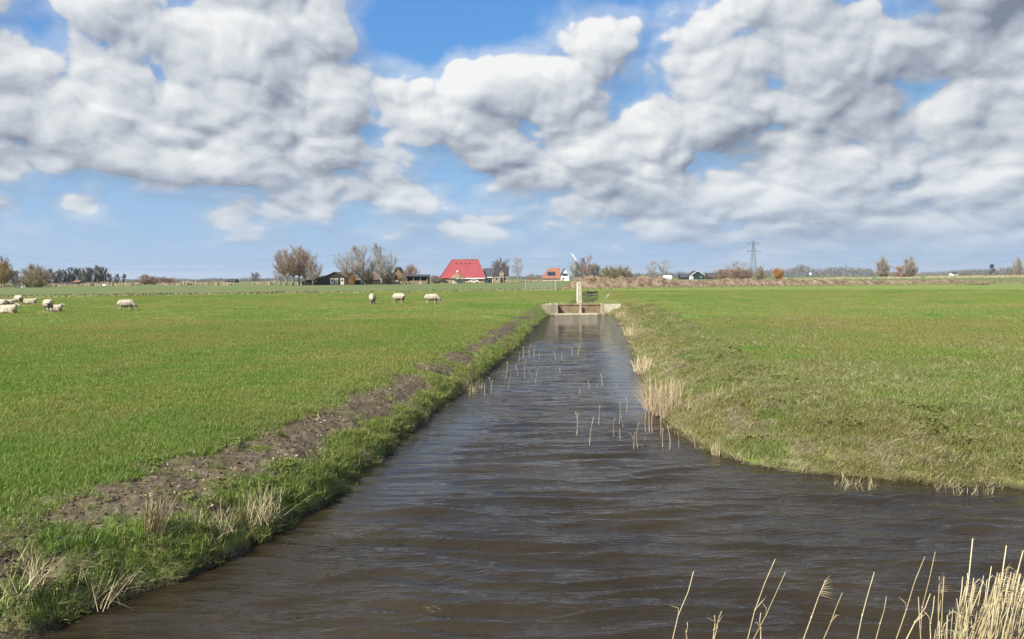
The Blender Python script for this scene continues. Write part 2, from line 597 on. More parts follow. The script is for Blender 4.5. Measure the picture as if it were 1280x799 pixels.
def terrain(x, y):
    """ground height, and the attributes: distance from the water, bare-soil cover"""
    x = np.asarray(x, float); y = np.asarray(y, float)
    sd = poly_sd(x, y)
    edge = fbm(x, y, 1.3, 4, 3) * 0.16
    edge = edge * np.exp(-np.maximum(y - 10, 0) / 30)
    s = sd + edge * (np.abs(sd) < 4)
    left = sstep(1.5, -0.5, x - (0.11 * y - 0.3))            # which bank
    w = 0.42 + (1 - left) * (0.45 + 0.75 * sstep(16, 9, y) * sstep(2.5, 4, x))
    w = np.where(y < 3.4, 0.7, w)
    sp = np.maximum(s, 0)
    z = WATER_Z + 0.56 * (1 - np.exp(-sp / w)) + 0.29 * (1 - np.exp(-sp / 2.6)) + 0.03 * np.minimum(sp / .06, 1)*np.exp(-sp/2.)
    lump = fbm(x, y, 3.1, 4, 9) * 0.10 + fbm(x, y, 11.0, 3, 21) * 0.035
    z += lump * np.exp(-np.maximum(sp - 0.3, 0) / 0.9) * np.minimum(sp / 0.15, 1)
    z += fbm(x, y, 0.25, 3, 5) * 0.05 * sstep(1, 5, sp) * sstep(200, 40, y)
    z += 0.40 * sstep(2.2, 0.6, y) * sstep(0, 1.0, sp)        # the bank the photographer stands on
    z = np.where(s < 0, WATER_Z - np.minimum(1.2, 0.7 * -s), z)
    # field ditch across the view, with a slightly higher field beyond
    fd = far_ditch(x, y) + fbm(x, y, 0.12, 3, 31) * 0.5
    z -= 0.85 * np.exp(-(fd / 1.1) ** 4)
    z += 0.10 * sstep(0.5, 4, fd) + 0.12 * np.exp(-((fd - 2.2) / 1.3) ** 2)
    # narrow ditch behind the weir
    u = (x - AX[0]) * DIR[1] - (y - AX[1]) * DIR[0]
    u = u - 0.4 + fbm(y, x * 0, 0.12, 2, 44) * 0.5
    t = (x - AX[0]) * DIR[0] + (y - AX[1]) * DIR[1]
    behind = sstep(1.2, 2.4, t) * (fd < 0.4)
    z -= 0.80 * np.exp(-(u / 1.15) ** 4) * behind
    # bare trodden soil along the top of the left bank and here and there on the right one
    nd = fbm(x, y, 1.1, 5, 61, .68) * 0.62 + 0.5
    band = np.exp(-np.abs((sp - 0.78 - 0.25 * fbm(x, y, .5, 2, 71)) / (0.52 + .3 * sstep(11, 7.5, y))) ** 3)
    dirt = left * sstep(0.44, 0.70, band * 0.50 + nd * 0.72 - 0.14)
    dirt = np.maximum(dirt, (1 - left) * sstep(0.62, 0.78, nd * 0.75 + 0.35 * np.exp(-((sp - 0.8) / 0.7) ** 2)) * (sp < 2.5) * 0.8)
    dirt = dirt * (y > 3.6) * sstep(70, 40, y)
    dirt = np.maximum(dirt, sstep(0.07, 0.02, sp) * (sd < 3))
    dirt = np.maximum(dirt, sstep(0.9, 0.4, np.abs(fd)) * 0.9)
    dirt = np.maximum(dirt, behind * sstep(1.1, 0.6, np.abs(u)) * 0.5)
    return z, sp, np.clip(dirt, 0, 1)


# ------------------------------------------------------------------ meadow colours (shared by the ground and the grass blades)
def meadow_colour(N):
    """green to straw tone from the position in the field"""
    g = N.n('ShaderNodeNewGeometry')
    P = g.outputs['Position']
    n1 = N.noise(P, 0.10, 4, 0.6, 0.5)
    n2 = N.noise(P, 0.9, 4, 0.6)
    x, y, z = N.sep(P)
    c = N.ramp(N.m('MULTIPLY_ADD', n2, 0.4, N.m('MULTIPLY', n1, 0.72)),
               [(0.36, (.098, .195, .032)), (0.46, (.142, .226, .042)), (0.56, (.185, .236, .056)), (0.70, (.255, .232, .08))])
    # the meadow to the right of the ditch is drier and browner near the water
    u = N.m('SUBTRACT', x, N.m('MULTIPLY_ADD', y, 0.11, 1.0))
    right = N.m('MULTIPLY', N.smooth(u, 0.0, 3.0), N.smooth(y, 26.0, 60.0, 1.0, 0.15))
    n3 = N.noise(P, 0.28, 3, 0.6, 0.6)
    dry = N.m('MULTIPLY', right, N.smooth(n3, 0.36, 0.66))
    fringe = N.m('MULTIPLY', N.smooth(u, -1.0, 0.0), N.smooth(u, 1.2, 3.6, 1.0, 0.0))      # dead growth along the right shore
    dry = N.m('MAXIMUM', dry, N.m('MULTIPLY', fringe, N.smooth(n2, 0.30, 0.62)))
    c = N.mix(N.m('MULTIPLY', dry, 0.58), c, (.25, .21, .085))
    return c, P, (x, y, z)


def attr(N, name, kind='GEOMETRY'):
    a = N.n('ShaderNodeAttribute'); a.attribute_name = name; a.attribute_type = kind
    return a.outputs['Fac']


def ground_material():
    m, N, out = mat_new('meadow_ground')
    c, P, (x, y, z) = meadow_colour(N)
    # older, duller grass beyond the far ditch
    fd = N.m('SUBTRACT', y, N.m('MULTIPLY_ADD', x, 0.281, 98.5 + 65.7 * 0.281))
    far = N.smooth(fd, 0.0, 3.0)
    n4 = N.noise(N.v('MULTIPLY', P, (0.25, 1.0, 1.0)), 0.10, 4, 0.65)
    oc = N.ramp(n4, [(0.3, (.105, .160, .045)), (0.5, (.135, .165, .058)), (0.68, (.20, .19, .09)), (0.8, (.27, .23, .125))])
    c = N.mix(far, c, oc)
    fine = N.noise(P, 24.0, 4, 0.7)
    c = N.mix(N.smooth(fine, 0.40, 0.75, 0.0, 0.40), c, (.04, .085, .014))
    soil_n = N.noise(P, 9.0, 5, 0.65)
    soil = N.ramp(soil_n, [(0.3, (.060, .042, .026)), (0.5, (.125, .095, .062)), (0.68, (.20, .165, .115)), (0.8, (.33, .29, .22))])
    dirt = attr(N, 'dirt')
    c = N.mix(dirt, c, soil)
    sd = attr(N, 'shore')
    wet = N.smooth(sd, 0.0, 0.10, 0.75, 0.0)
    wet = N.m('MULTIPLY', wet, N.smooth(z, -0.81, -0.74, 1.0, 0.0))
    wet = N.m('MAXIMUM', wet, N.m('MULTIPLY', N.smooth(z, -0.12, -0.40), N.smooth(y, 80.0, 90.0)))
    c = N.mix(wet, c, (.022, .017, .010))
    h = N.m('MULTIPLY_ADD', N.noise(P, 40.0, 3, 0.7), 0.5, soil_n)
    rough = N.m('MULTIPLY_ADD', wet, -0.45, 0.92)
    principled(N, out, c, rough, 0.15, bump(N, h, 0.8, 0.05))
    return m


M = {}
M['ground'] = ground_material()


def build_ground():
    r = np.concatenate([np.geomspace(0.35, 3.0, 26)[:-1], np.geomspace(3.0, 62.0, 330)[:-1], np.linspace(62, 88, 30)[:-1],
                        np.linspace(88, 165, 150)[:-1], np.geomspace(165, 6000, 60)])
    fine = np.radians(np.linspace(-41, 41, 620))
    rest = np.radians(np.linspace(41, 319, 90))[1:-1]
    a = np.concatenate([fine, rest])
    R, A = np.meshgrid(r, a, indexing='ij')
    X = R * np.sin(A); Y = R * np.cos(A)
    z, sp, dirt = terrain(X.ravel(), Y.ravel())
    V = np.stack([X.ravel(), Y.ravel(), z], 1)
    nr, na = R.shape
    i = np.arange(nr - 1)[:, None] * na; j = np.arange(na)[None, :]; j2 = (j + 1) % na
    Q = np.stack([(i + j).ravel(), (i + na + j).ravel(), (i + na + j2).ravel(), (i + j2).ravel()], 1)[:, ::-1]
    V = np.vstack([V, [[0, 0, float(z[0])]]])
    cidx = len(V) - 1
    jj = np.arange(na)
    T = np.stack([np.full(na, cidx), jj, (jj + 1) % na], 1)[:, ::-1]
    sp = np.append(sp, 5.0); dirt = np.append(dirt, 0.0)
    me = mesh_np('ground', V, [Q, T], [M['ground']], True, {'shore': sp, 'dirt': dirt})
    o = link(bpy.data.objects.new('ground', me))
    o['kind'] = 'structure'
    return o


ground = build_ground()


# ------------------------------------------------------------------ water
def water_material():
    m, N, out = mat_new('ditch_water')
    g = N.n('ShaderNodeNewGeometry'); P = g.outputs['Position']
    calm = attr(N, 'calm')
    # wind ripples: long crests across the view, finer chop on top
    W = N.v('ADD', P, N.v('SCALE', (0.5, 0.35, 0.0), scale=N.noise(P, 0.8, 2, 0.5)))
    Q = N.n('ShaderNodeMapping'); Q.inputs['Rotation'].default_value = (0, 0, 0.16)
    Q.inputs['Scale'].default_value = (0.20, 1.0, 1.0)
    N.put(Q.inputs['Vector'], W)
    h1 = N.noise(Q.outputs[0], 6.5, 3, 0.55, 0.3)
    h2 = N.noise(Q.outputs[0], 16.0, 3, 0.6, 0.3)
    Q2 = N.n('ShaderNodeMapping'); Q2.inputs['Rotation'].default_value = (0, 0, -0.25)
    Q2.inputs['Scale'].default_value = (0.6, 1.0, 1.0)
    N.put(Q2.inputs['Vector'], P)
    h3 = N.noise(Q2.outputs[0], 46.0, 2, 0.6)
    h = N.m('ADD', N.m('MULTIPLY', h1, 0.050), N.m('ADD', N.m('MULTIPLY', h2, 0.022), N.m('MULTIPLY', h3, 0.0040)))
    h = N.m('MULTIPLY', h, N.m('MULTIPLY_ADD', calm, -0.86, 1.0))
    _, yy, _ = N.sep(P)
    h = N.m('MULTIPLY', h, N.smooth(yy, 10.0, 50.0, 1.0, 9.0))      # keeps far ripples from being averaged away
    bp = N.n('ShaderNodeBump'); bp.inputs['Strength'].default_value = 1.0; bp.inputs['Distance'].default_value = 1.0
    N.put(bp.inputs['Height'], h)
    mud_shade = N.noise(P, 0.6, 3, 0.5)
    c = N.mix(N.smooth(mud_shade, 0.3, 0.7), (.022, .0165, .0095), (.033, .025, .0135))
    b = principled(N, out, c, 0.03, 0.5, bp.outputs[0])
    b.inputs['IOR'].default_value = 1.33
    return m


M['water'] = water_material()


def wave_height(x, y):
    """wind waves running up the ditch towards the camera, crests lying across it"""
    wx = x + 0.6 * fbm(x, y, 0.35, 2, 101); wy = y + 0.5 * fbm(x, y, 0.4, 2, 102)
    z = np.zeros_like(x)
    rs = np.random.default_rng(5)
    for lam, amp, spread, n in ((0.72, .016, .08, 4), (0.38, .023, .11, 4), (0.21, .011, .20, 5)):
        fade = sstep(lam * 62, lam * 30, y)
        for k in range(n):
            th = 0.13 + rs.normal(0, spread)
            l = lam * rs.uniform(.8, 1.25); ph = rs.uniform(0, 6.28)
            q = (wx * math.sin(th) + wy * math.cos(th)) * 2 * math.pi / l + ph
            e = 0.45 + 1.1 * np.clip(fbm(x * .6, y, 0.5 / lam, 2, 110 + k) + .2, -.4, 1)
            s = np.sin(q)
            z += fade * amp * e / math.sqrt(n) * (1.6 * (1 - np.sqrt(1.03 - s)))
    return z


def build_water():
    r = np.concatenate([np.geomspace(1.3, 4.5, 70)[:-1], np.geomspace(4.5, 62.5, 680)])
    a = np.radians(np.concatenate([np.linspace(-88, -42, 60)[:-1], np.linspace(-42, 42, 420), np.linspace(42, 88, 60)[1:]]))
    R, A = np.meshgrid(r, a, indexing='ij')
    X = (R * np.sin(A)); Y = (R * np.cos(A))
    x = X.ravel(); y = Y.ravel()
    sd = poly_sd(x, y)
    calm = sstep(-0.75, -0.1, sd + fbm(x, y, .8, 3, 41) * .4) * 0.55
    # sheltered strip beside the reeds on the right, and a slick along the left bank
    cx = np.interp(y, [8, 12, 16, 22, 36, 58], [99, 3.4, 2.7, 3.1, 4.9, 7.2])
    calm = np.maximum(calm, sstep(1.0, 0.15, np.abs(x - cx + 0.15 * fbm(x, y, .5, 3, 42)) / (0.75 + y * 0.014)) * sstep(12, 17, y))
    lx = np.interp(y, [7, 9, 12, 15, 20, 40], [-2.6, -1.75, -1.35, -.95, -.3, 1.6])
    calm = np.maximum(calm, 0.85 * sstep(1.0, 0.1, np.abs(x - lx + .3 * fbm(x, y, .5, 3, 43)) / 0.8) * sstep(7.5, 9.5, y) * sstep(20, 13, y))
    z = WATER_Z + wave_height(x, y) * (1 - 0.75 * calm) * sstep(60, 20, y)
    keep = sd < 0.35
    nr, na = R.shape
    kk = keep.reshape(nr, na)
    cell = kk[:-1, :-1] | kk[1:, :-1] | kk[1:, 1:] | kk[:-1, 1:]
    yy = Y[:-1, :-1]
    cell &= (yy < WEIR_Y + 0.4)
    i, j = np.nonzero(cell)
    Q = np.stack([i * na + j, i * na + j + 1, (i + 1) * na + j + 1, (i + 1) * na + j], 1)
    used = np.unique(Q); rem = np.full(len(x), -1); rem[used] = np.arange(len(used))
    V = np.stack([x, y, z], 1)[used]
    Q = rem[Q]
    me = mesh_np('water', V, Q, [M['water']], True, {'calm': calm[used]})
    if me.polygons[0].normal.z < 0:
        me.flip_normals()
    o = link(bpy.data.objects.new('water', me)); o['kind'] = 'structure'
    return o


water = build_water()

# ------------------------------------------------------------------ grass: instanced tufts on a cloud of points
def blade_material(name, green=True, dull=0.0):
    m, N, out = mat_new(name)
    oi = N.n('ShaderNodeObjectInfo')
    if green:
        c, P, _ = meadow_colour(N)
        rn = oi.outputs['Random']
        c = N.mix(N.m('MULTIPLY', N.smooth(rn, 0.55, 1.0), 0.26), c, (.24, .25, .07))
        c = N.mix(N.m('MULTIPLY', N.smooth(rn, 0.45, 0.0), 0.26), c, (.08, .155, .028))
        c = N.v('SCALE', c, scale=1.12)
        if dull:
            c = N.mix(dull, c, (.15, .135, .058))
    else:
        c = N.ramp(oi.outputs['Random'], [(0.0, (.34, .27, .14)), (0.5, (.46, .39, .23)), (1.0, (.56, .50, .33))])
    d = N.n('ShaderNodeBsdfDiffuse'); N.put(d.inputs[0], c)
    t = N.n('ShaderNodeBsdfTranslucent'); N.put(t.inputs[0], N.v('MULTIPLY', c, (1.25, 1.15, 0.6)) if green else c)
    g = N.n('ShaderNodeBsdfGlossy'); g.inputs[0].default_value = (.9, .95, .8, 1); g.inputs['Roughness'].default_value = 0.45
    mx = N.n('ShaderNodeMixShader'); mx.inputs[0].default_value = 0.35
    N.t.links.new(d.outputs[0], mx.inputs[1]); N.t.links.new(t.outputs[0], mx.inputs[2])
    mg = N.n('ShaderNodeMixShader'); mg.inputs[0].default_value = 0.02
    N.t.links.new(mx.outputs[0], mg.inputs[1]); N.t.links.new(g.outputs[0], mg.inputs[2])
    N.t.links.new(mg.outputs[0], out.inputs[0])
    return m


M['blade'] = blade_material('grass_blade')
M['straw'] = blade_material('dry_blade', False)
M['bank_blade'] = blade_material('bank_blade', True, .36)


def blades(n, radius, h0, h1, w0, w1, lean, seed, segs=3, straw=0.0, flat=0.0):
    """n tapering bent blades rooted in a disc; returns verts, tris, material index"""
    rs = np.random.default_rng(seed)
    V = []; T = []; MI = []
    for k in range(n):
        a = rs.uniform(0, 6.283); q = radius * math.sqrt(rs.uniform())
        bx, by = q * math.cos(a), q * math.sin(a)
        h = rs.uniform(h0, h1); w = rs.uniform(w0, w1)
        la = rs.uniform(0, 6.283); ln = rs.uniform(0.1, 1.0) * lean
        fa = la + 1.57 + rs.normal(0, .5)
        ux, uy = math.cos(fa) * w / 2, math.sin(fa) * w / 2
        base = len(V)
        s = straw > rs.uniform()
        for i in range(segs):
            t = i / segs
            ox = math.cos(la) * h * ln * t ** 1.7; oy = math.sin(la) * h * ln * t ** 1.7
            z = h * (t - flat * t * t * ln * 0.5) * (1 - 0.25 * ln * t)
            ww = 1 - 0.55 * t
            V.append((bx + ox - ux * ww, by + oy - uy * ww, z - 0.01 * (i == 0))); V.append((bx + ox + ux * ww, by + oy + uy * ww, z - 0.01 * (i == 0)))
        V.append((bx + math.cos(la) * h * ln, by + math.sin(la) * h * ln, h * (1 - flat * 0.5 * ln) * (1 - 0.25 * ln)))
        for i in range(segs - 1):
            b = base + 2 * i
            T += [(b, b + 1, b + 3), (b, b + 3, b + 2)]; MI += [int(s)] * 2
        b = base + 2 * (segs - 1)
        T.append((b, b + 1, b + 2)); MI.append(int(s))
    return np.array(V), np.array(T), MI


def proto(name, vtm, mats):
    v, t, mi = vtm
    return bpy.data.objects.new(name, mesh_np(name, v, t, mats, True, None, mi))   # not linked: only instanced


def leaves(n, radius, h, size, seed):
    """low broad-leaved weed: small folded leaf blades at all angles"""
    rs = np.random.default_rng(seed)
    V = []; T = []
    for k in range(n):
        a = rs.uniform(0, 6.283); q = radius * math.sqrt(rs.uniform())
        c = Vector((q * math.cos(a), q * math.sin(a), rs.uniform(0.15, 1) * h * (1 - 0.6 * (q / radius) ** 2)))
        d = Vector((math.cos(a) + rs.normal(0, .5), math.sin(a) + rs.normal(0, .5), rs.uniform(-.3, .7))).normalized()
        s = Vector((-d.y, d.x, rs.normal(0, .3))).normalized()
        L = size * rs.uniform(.6, 1.2); W = L * 0.33
        nn = d.cross(s)
        b = len(V)
        V += [c, c + d * L * .45 + s * W + nn * W * .3, c + d * L - Vector((0, 0, L * .2)), c + d * L * .45 - s * W + nn * W * .3]
        T += [(b, b + 1, b + 2), (b, b + 2, b + 3)]
    return np.array([tuple(p) for p in V]), np.array(T), [0] * len(T)


GM = [M['blade'], M['straw']]
BM_ = [M['bank_blade'], M['straw']]
PROTOS = [
    proto('tuft_a', blades(30, .10, .035, .075, .004, .008, .9, 1, 2, .012), GM),
    proto('tuft_b', blades(30, .10, .030, .085, .004, .008, 1.1, 2, 2, .03), GM),
    proto('tuft_c', blades(34, .12, .030, .060, .004, .009, 1.3, 3, 2, .015), GM),
    proto('tuft_lush', blades(34, .12, .07, .17, .005, .010, 1.0, 4, 3, .06, .3), BM_),
    proto('tuft_straw', blades(24, .10, .08, .22, .004, .007, 1.4, 5, 3, .93, .4), GM),
    proto('tuft_patch', blades(90, .50, .04, .085, .010, .022, 1.1, 6, 1, .015), GM),
    proto('tuft_weed', leaves(46, .16, .13, .07, 7), [M['bank_blade']]),
    proto('tuft_mixed', blades(34, .13, .05, .14, .004, .008, 1.3, 8, 3, .26, .4), BM_),
]


def scatter(name, P, variant, scale, rot, protos, tilt=None):
    n = len(P)
    me = bpy.data.meshes.new(name)
    me.vertices.add(n); me.vertices.foreach_set('co', np.asarray(P, np.float32).ravel())
    a = me.attributes.new('variant', 'INT', 'POINT'); a.data.foreach_set('value', np.asarray(variant, np.int32))
    a = me.attributes.new('scl', 'FLOAT_VECTOR', 'POINT'); a.data.foreach_set('vector', np.asarray(scale, np.float32).ravel())
    R = np.zeros((n, 3), np.float32); R[:, 2] = rot
    if tilt is not None:
        R[:, :2] = tilt
    a = me.attributes.new('rot', 'FLOAT_VECTOR', 'POINT'); a.data.foreach_set('vector', R.ravel())
    o = link(bpy.data.objects.new(name, me))
    g = bpy.data.node_groups.new(name + '_nodes', 'GeometryNodeTree')
    g.interface.new_socket('Geometry', in_out='INPUT', socket_type='NodeSocketGeometry')
    g.interface.new_socket('Geometry', in_out='OUTPUT', socket_type='NodeSocketGeometry')
    L = g.links
    gi = g.nodes.new('NodeGroupInput'); go = g.nodes.new('NodeGroupOutput')
    j = g.nodes.new('GeometryNodeJoinGeometry')
    for p in reversed(protos):
        oi = g.nodes.new('GeometryNodeObjectInfo'); oi.inputs['Object'].default_value = p
        oi.inputs['As Instance'].default_value = True
        L.new(oi.outputs['Geometry'], j.inputs[0])
    ip = g.nodes.new('GeometryNodeInstanceOnPoints')
    L.new(gi.outputs[0], ip.inputs['Points']); L.new(j.outputs[0], ip.inputs['Instance'])
    ip.inputs['Pick Instance'].default_value = True

    def na(nm, ty):
        x = g.nodes.new('GeometryNodeInputNamedAttribute'); x.data_type = ty; x.inputs['Name'].default_value = nm
        return x.outputs[0]
    L.new(na('variant', 'INT'), ip.inputs['Instance Index'])
    L.new(na('scl', 'FLOAT_VECTOR'), ip.inputs['Scale'])
    e = g.nodes.new('FunctionNodeEulerToRotation')
    L.new(na('rot', 'FLOAT_VECTOR'), e.inputs[0]); L.new(e.outputs[0], ip.inputs['Rotation'])
    L.new(ip.outputs[0], go.inputs[0])
    md = o.modifiers.new('scatter', 'NODES'); md.node_group = g
    return o


def sample_wedge(n, r0, r1, power, amax=39.5):
    """points in the view wedge, number density falling as r**-power"""
    e = 2.0 - power
    u = RNG.uniform(size=n)
    r = (r0 ** e + u * (r1 ** e - r0 ** e)) ** (1 / e)
    a = np.radians(RNG.uniform(-amax, amax, n))
    return r * np.sin(a), r * np.cos(a), r


def build_meadow():
    X = []; Y = []; V = []; S = []

    def put(x, y, v, sx, sz):
        X.append(x); Y.append(y); V.append(v); S.append(np.stack([sx, sx, sz], 1))

    # near lawn
    x, y, r = sample_wedge(26000, 5.0, 13.0, 0.0)
    V0 = RNG.integers(0, 3, len(x)); s = RNG.uniform(.8, 1.35, len(x)); put(x, y, V0, s, s)
    # middle distance
    x, y, r = sample_wedge(52000, 12.5, 38.0, 1.6)
    V0 = RNG.integers(0, 3, len(x)); k = (r / 13.0) ** 0.45; s = RNG.uniform(.8, 1.35, len(x)); put(x, y, V0, s * k * 1.1, s)
    # far
    x, y, r = sample_wedge(24000, 24.0, 112.0, 0.9)
    s = RNG.uniform(.8, 1.3, len(x)); put(x, y, np.full(len(x), 5), s * (r / 40) ** .35, s)
    x = np.concatenate(X); y = np.concatenate(Y); v = np.concatenate(V); S = np.concatenate(S)
    z, sp, dirt = terrain(x, y)
    keep = (sp > 0.14) & (y > 3.6) & (RNG.uniform(size=len(x)) > dirt * 1.15) & (np.abs(far_ditch(x, y)) > 0.8) & (z > WATER_Z + .06)
    # longer, mixed growth on the right meadow and near the banks
    u = x - (0.11 * y + 1.0)
    nn = fbm(x, y, 0.28, 3, 81)
    mixed = (u > 2) & (RNG.uniform(size=len(x)) < 0.22 + 0.4 * nn) & (v < 3) & (y < 40)
    v = np.where(mixed, np.where(RNG.uniform(size=len(x)) < 0.07, 4, 7), v)
    S[mixed] *= 0.78
    rank = (u < 0) & (v < 3) & (fbm(x, y, .55, 3, 83) > .34) & (RNG.uniform(size=len(x)) < .22)      # ranker tufts the sheep leave
    v = np.where(rank, 3, v); S[rank] *= .62
    return x[keep], y[keep], z[keep], v[keep], S[keep]


def build_banks():
    """rank growth down both banks"""
    x, y, r = sample_wedge(90000, 4.6, 64.0, 1.75, 41)
    sd = poly_sd(x, y)
    left = (x - (0.11 * y - 0.3)) < 0.5
    k = (sd > -0.05) & (sd < np.where(left, 1.6, 2.6)) & (y > 4.2)
    x, y, r, left = x[k], y[k], r[k], left[k]
    z, sp, dirt = terrain(x, y)
    n = fbm(x, y, 0.7, 3, 91)
    q = RNG.uniform(size=len(x))
    v = np.where(left, np.where(q < .24, 3, np.where(q < .29, 6, np.where(q < .78, 7, 4))),
                 np.where(q < .36, 3, np.where(q < .70, 7, np.where(q < .95, 4, 6))))
    # straw along the right shore
    st = (~left) & (sp < 0.9 + 0.5 * n) & (RNG.uniform(size=len(x)) < np.where(y > 13, 0.80, 0.40))
    v = np.where(st, 4, v)
    s = RNG.uniform(.40, .90, len(x)) * (1 + 0.3 * n) * np.where(left, .76, 1.0)
    s = s * np.where(v == 4, 1.15, 1.0) * np.where((~left) & (y > 13), 1.25, 1.0) * np.where((~left) & (y > 30), 1.4, 1.0)
    keep = (RNG.uniform(size=len(x)) > np.maximum(dirt * 0.90, 0.45 * left)) & (z > WATER_Z + .004)
    tl = RNG.normal(0, .18, (len(x), 2))
    S = np.stack([s * (1 + r / 60), s * (1 + r / 60), s], 1)
    # overhanging fringe right at the water's edge
    ex = []; ey = []; ez = []; ev = []; es = []; et = []
    for k_ in range(len(POLY) - 1):
        ax, ay = POLY[k_]; bx_, by_ = POLY[k_ + 1]
        if ay < 4.6 and by_ < 4.6:
            continue
        if max(abs(ax), abs(bx_)) > 15:
            continue
        L = math.hypot(bx_ - ax, by_ - ay)
        n_ = int(L * 46 / (1 + max(0, ay - 8) / 9))
        t = RNG.uniform(0, 1, n_); o_ = RNG.uniform(-.02, .30, n_)
        nx, ny = -(by_ - ay) / L, (bx_ - ax) / L                      # land lies to the left of the outline's direction
        ex.append(ax + (bx_ - ax) * t + nx * o_); ey.append(ay + (by_ - ay) * t + ny * o_)
        ez.append(o_); ev.append(RNG.choice([7, 4, 3, 4, 7], n_)); es.append(RNG.uniform(.5, 1.1, n_))
        a_ = RNG.normal(.55, .3, n_)                                  # lean out over the water
        et.append(np.stack([a_ * ny, -a_ * nx], 1))
    ex = np.concatenate(ex); ey = np.concatenate(ey); ev = np.concatenate(ev); es = np.concatenate(es); et = np.concatenate(et)
    zz_ = terrain(ex, ey)[0]
    ok = (zz_ > WATER_Z - .06) & ((ey < WEIR_Y - .6))
    X_ = np.concatenate([x[keep], ex[ok]]); Y_ = np.concatenate([y[keep], ey[ok]]); Z_ = np.concatenate([z[keep], np.maximum(zz_[ok], WATER_Z)]) - .01
    V_ = np.concatenate([v[keep], ev[ok]]); S_ = np.concatenate([S[keep], np.stack([es[ok]] * 3, 1)]); T_ = np.concatenate([tl[keep], et[ok]])
    return X_, Y_, Z_, V_, S_, T_


gx, gy, gz, gv, gs = build_meadow()
grass = scatter('grass', np.stack([gx, gy, gz], 1), gv, gs, RNG.uniform(0, 6.283, len(gx)), PROTOS)
grass['kind'] = 'stuff'; tag(grass, 'short green pasture grass covering the meadows on both sides of the ditch', 'grass')
bx, by, bz, bv, bs, bt = build_banks()
bank = scatter('bank_growth', np.stack([bx, by, bz], 1), bv, bs, RNG.uniform(0, .5, len(bx)), PROTOS, bt)
bank['kind'] = 'stuff'; tag(bank, 'rank grass, weeds and dry straw growing down the ditch banks', 'grass')

# dead leaves and crumbs of soil on the bare trodden band
def crumb(seed):
    rs = np.random.default_rng(seed)
    v = np.array([[1, 0, 0], [-1, 0, 0], [0, 1, 0], [0, -1, 0], [0, 0, .55], [0, 0, -.5]], float) * rs.uniform(.6, 1.2, (6, 1))
    t = np.array([[0, 2, 4], [2, 1, 4], [1, 3, 4], [3, 0, 4], [2, 0, 5], [1, 2, 5], [3, 1, 5], [0, 3, 5]])
    return v * 0.028, t, [0] * 8


def chip(seed):
    rs = np.random.default_rng(seed)
    V = []; T = []
    for k in range(5):
        c = rs.uniform(-.07, .07, 3) * (1, 1, .1); a = rs.uniform(0, 6.28); L = rs.uniform(.010, .028); W = L * .4
        d = np.array([math.cos(a), math.sin(a), rs.uniform(-.2, .5)]) * L; s = np.array([-math.sin(a), math.cos(a), rs.uniform(-.4, .4)]) * W
        b = len(V); V += [c - d, c + s, c + d, c - s]; T += [(b, b + 1, b + 2), (b, b + 2, b + 3)]
    return np.array(V) + (0, 0, .015), np.array(T), [0] * len(T)


M['soil'] = mottled('soil_crumb', (.07, .05, .032), (.20, .16, .11), 14.0, .95, .1)
LIT = [proto('crumb_a', crumb(1), [M['soil']]), proto('crumb_b', crumb(2), [M['soil']]), proto('leaf_chips', chip(3), [M['straw']]), proto('leaf_chips_b', chip(4), [M['straw']])]
x, y, r = sample_wedge(52000, 4.8, 34.0, 1.4, 41)
z, sp, dirt = terrain(x, y)
k = (dirt > 0.35) & (sp > 0.05) & (sp < 4)
x, y, z, r = x[k], y[k], z[k], r[k]
s = RNG.uniform(.3, 1.2, len(x)) ** 1.5
v = np.where(RNG.uniform(size=len(x)) < .80, RNG.integers(0, 2, len(x)), RNG.integers(2, 4, len(x)))
litter = scatter('soil_litter', np.stack([x, y, z], 1), v, np.stack([s, s, s], 1), RNG.uniform(0, 6.28, len(x)), LIT, RNG.normal(0, .5, (len(x), 2)))
litter['kind'] = 'stuff'; tag(litter, 'crumbled soil and dead leaf bits on the trodden bank edge', 'soil')


# ------------------------------------------------------------------ dry reeds
def reed_material(name, c0, c1):
    m, N, out = mat_new(name)
    tc = N.n('ShaderNodeTexCoord'); oi = N.n('ShaderNodeObjectInfo')
    n = N.m('MULTIPLY_ADD', N.m('SUBTRACT', oi.outputs['Random'], .5), .35, N.noise(N.v('ADD', tc.outputs['Object'], oi.outputs['Location']), 14.0, 3, .6))
    c = N.mix(N.smooth(n, .3, .7), c0, c1)
    principled(N, out, c, .6, .3)
    return m


M['reed'] = reed_material('dry_reed', (.34, .27, .15), (.54, .46, .28))
M['reed_pale'] = reed_material('pale_dry_reed', (.40, .31, .19), (.58, .47, .31))
M['reed_wet'] = reed_material('weathered_reed', (.24, .19, .14), (.44, .37, .29))


def stalk_points(base, top, bend, side, n=6):
    base = Vector(base); top = Vector(top)
    out = []
    for i in range(n + 1):
        t = i / n
        p = base.lerp(top, t) + Vector(side) * (bend * 4 * t * (1 - t))
        out.append(p)
    return out


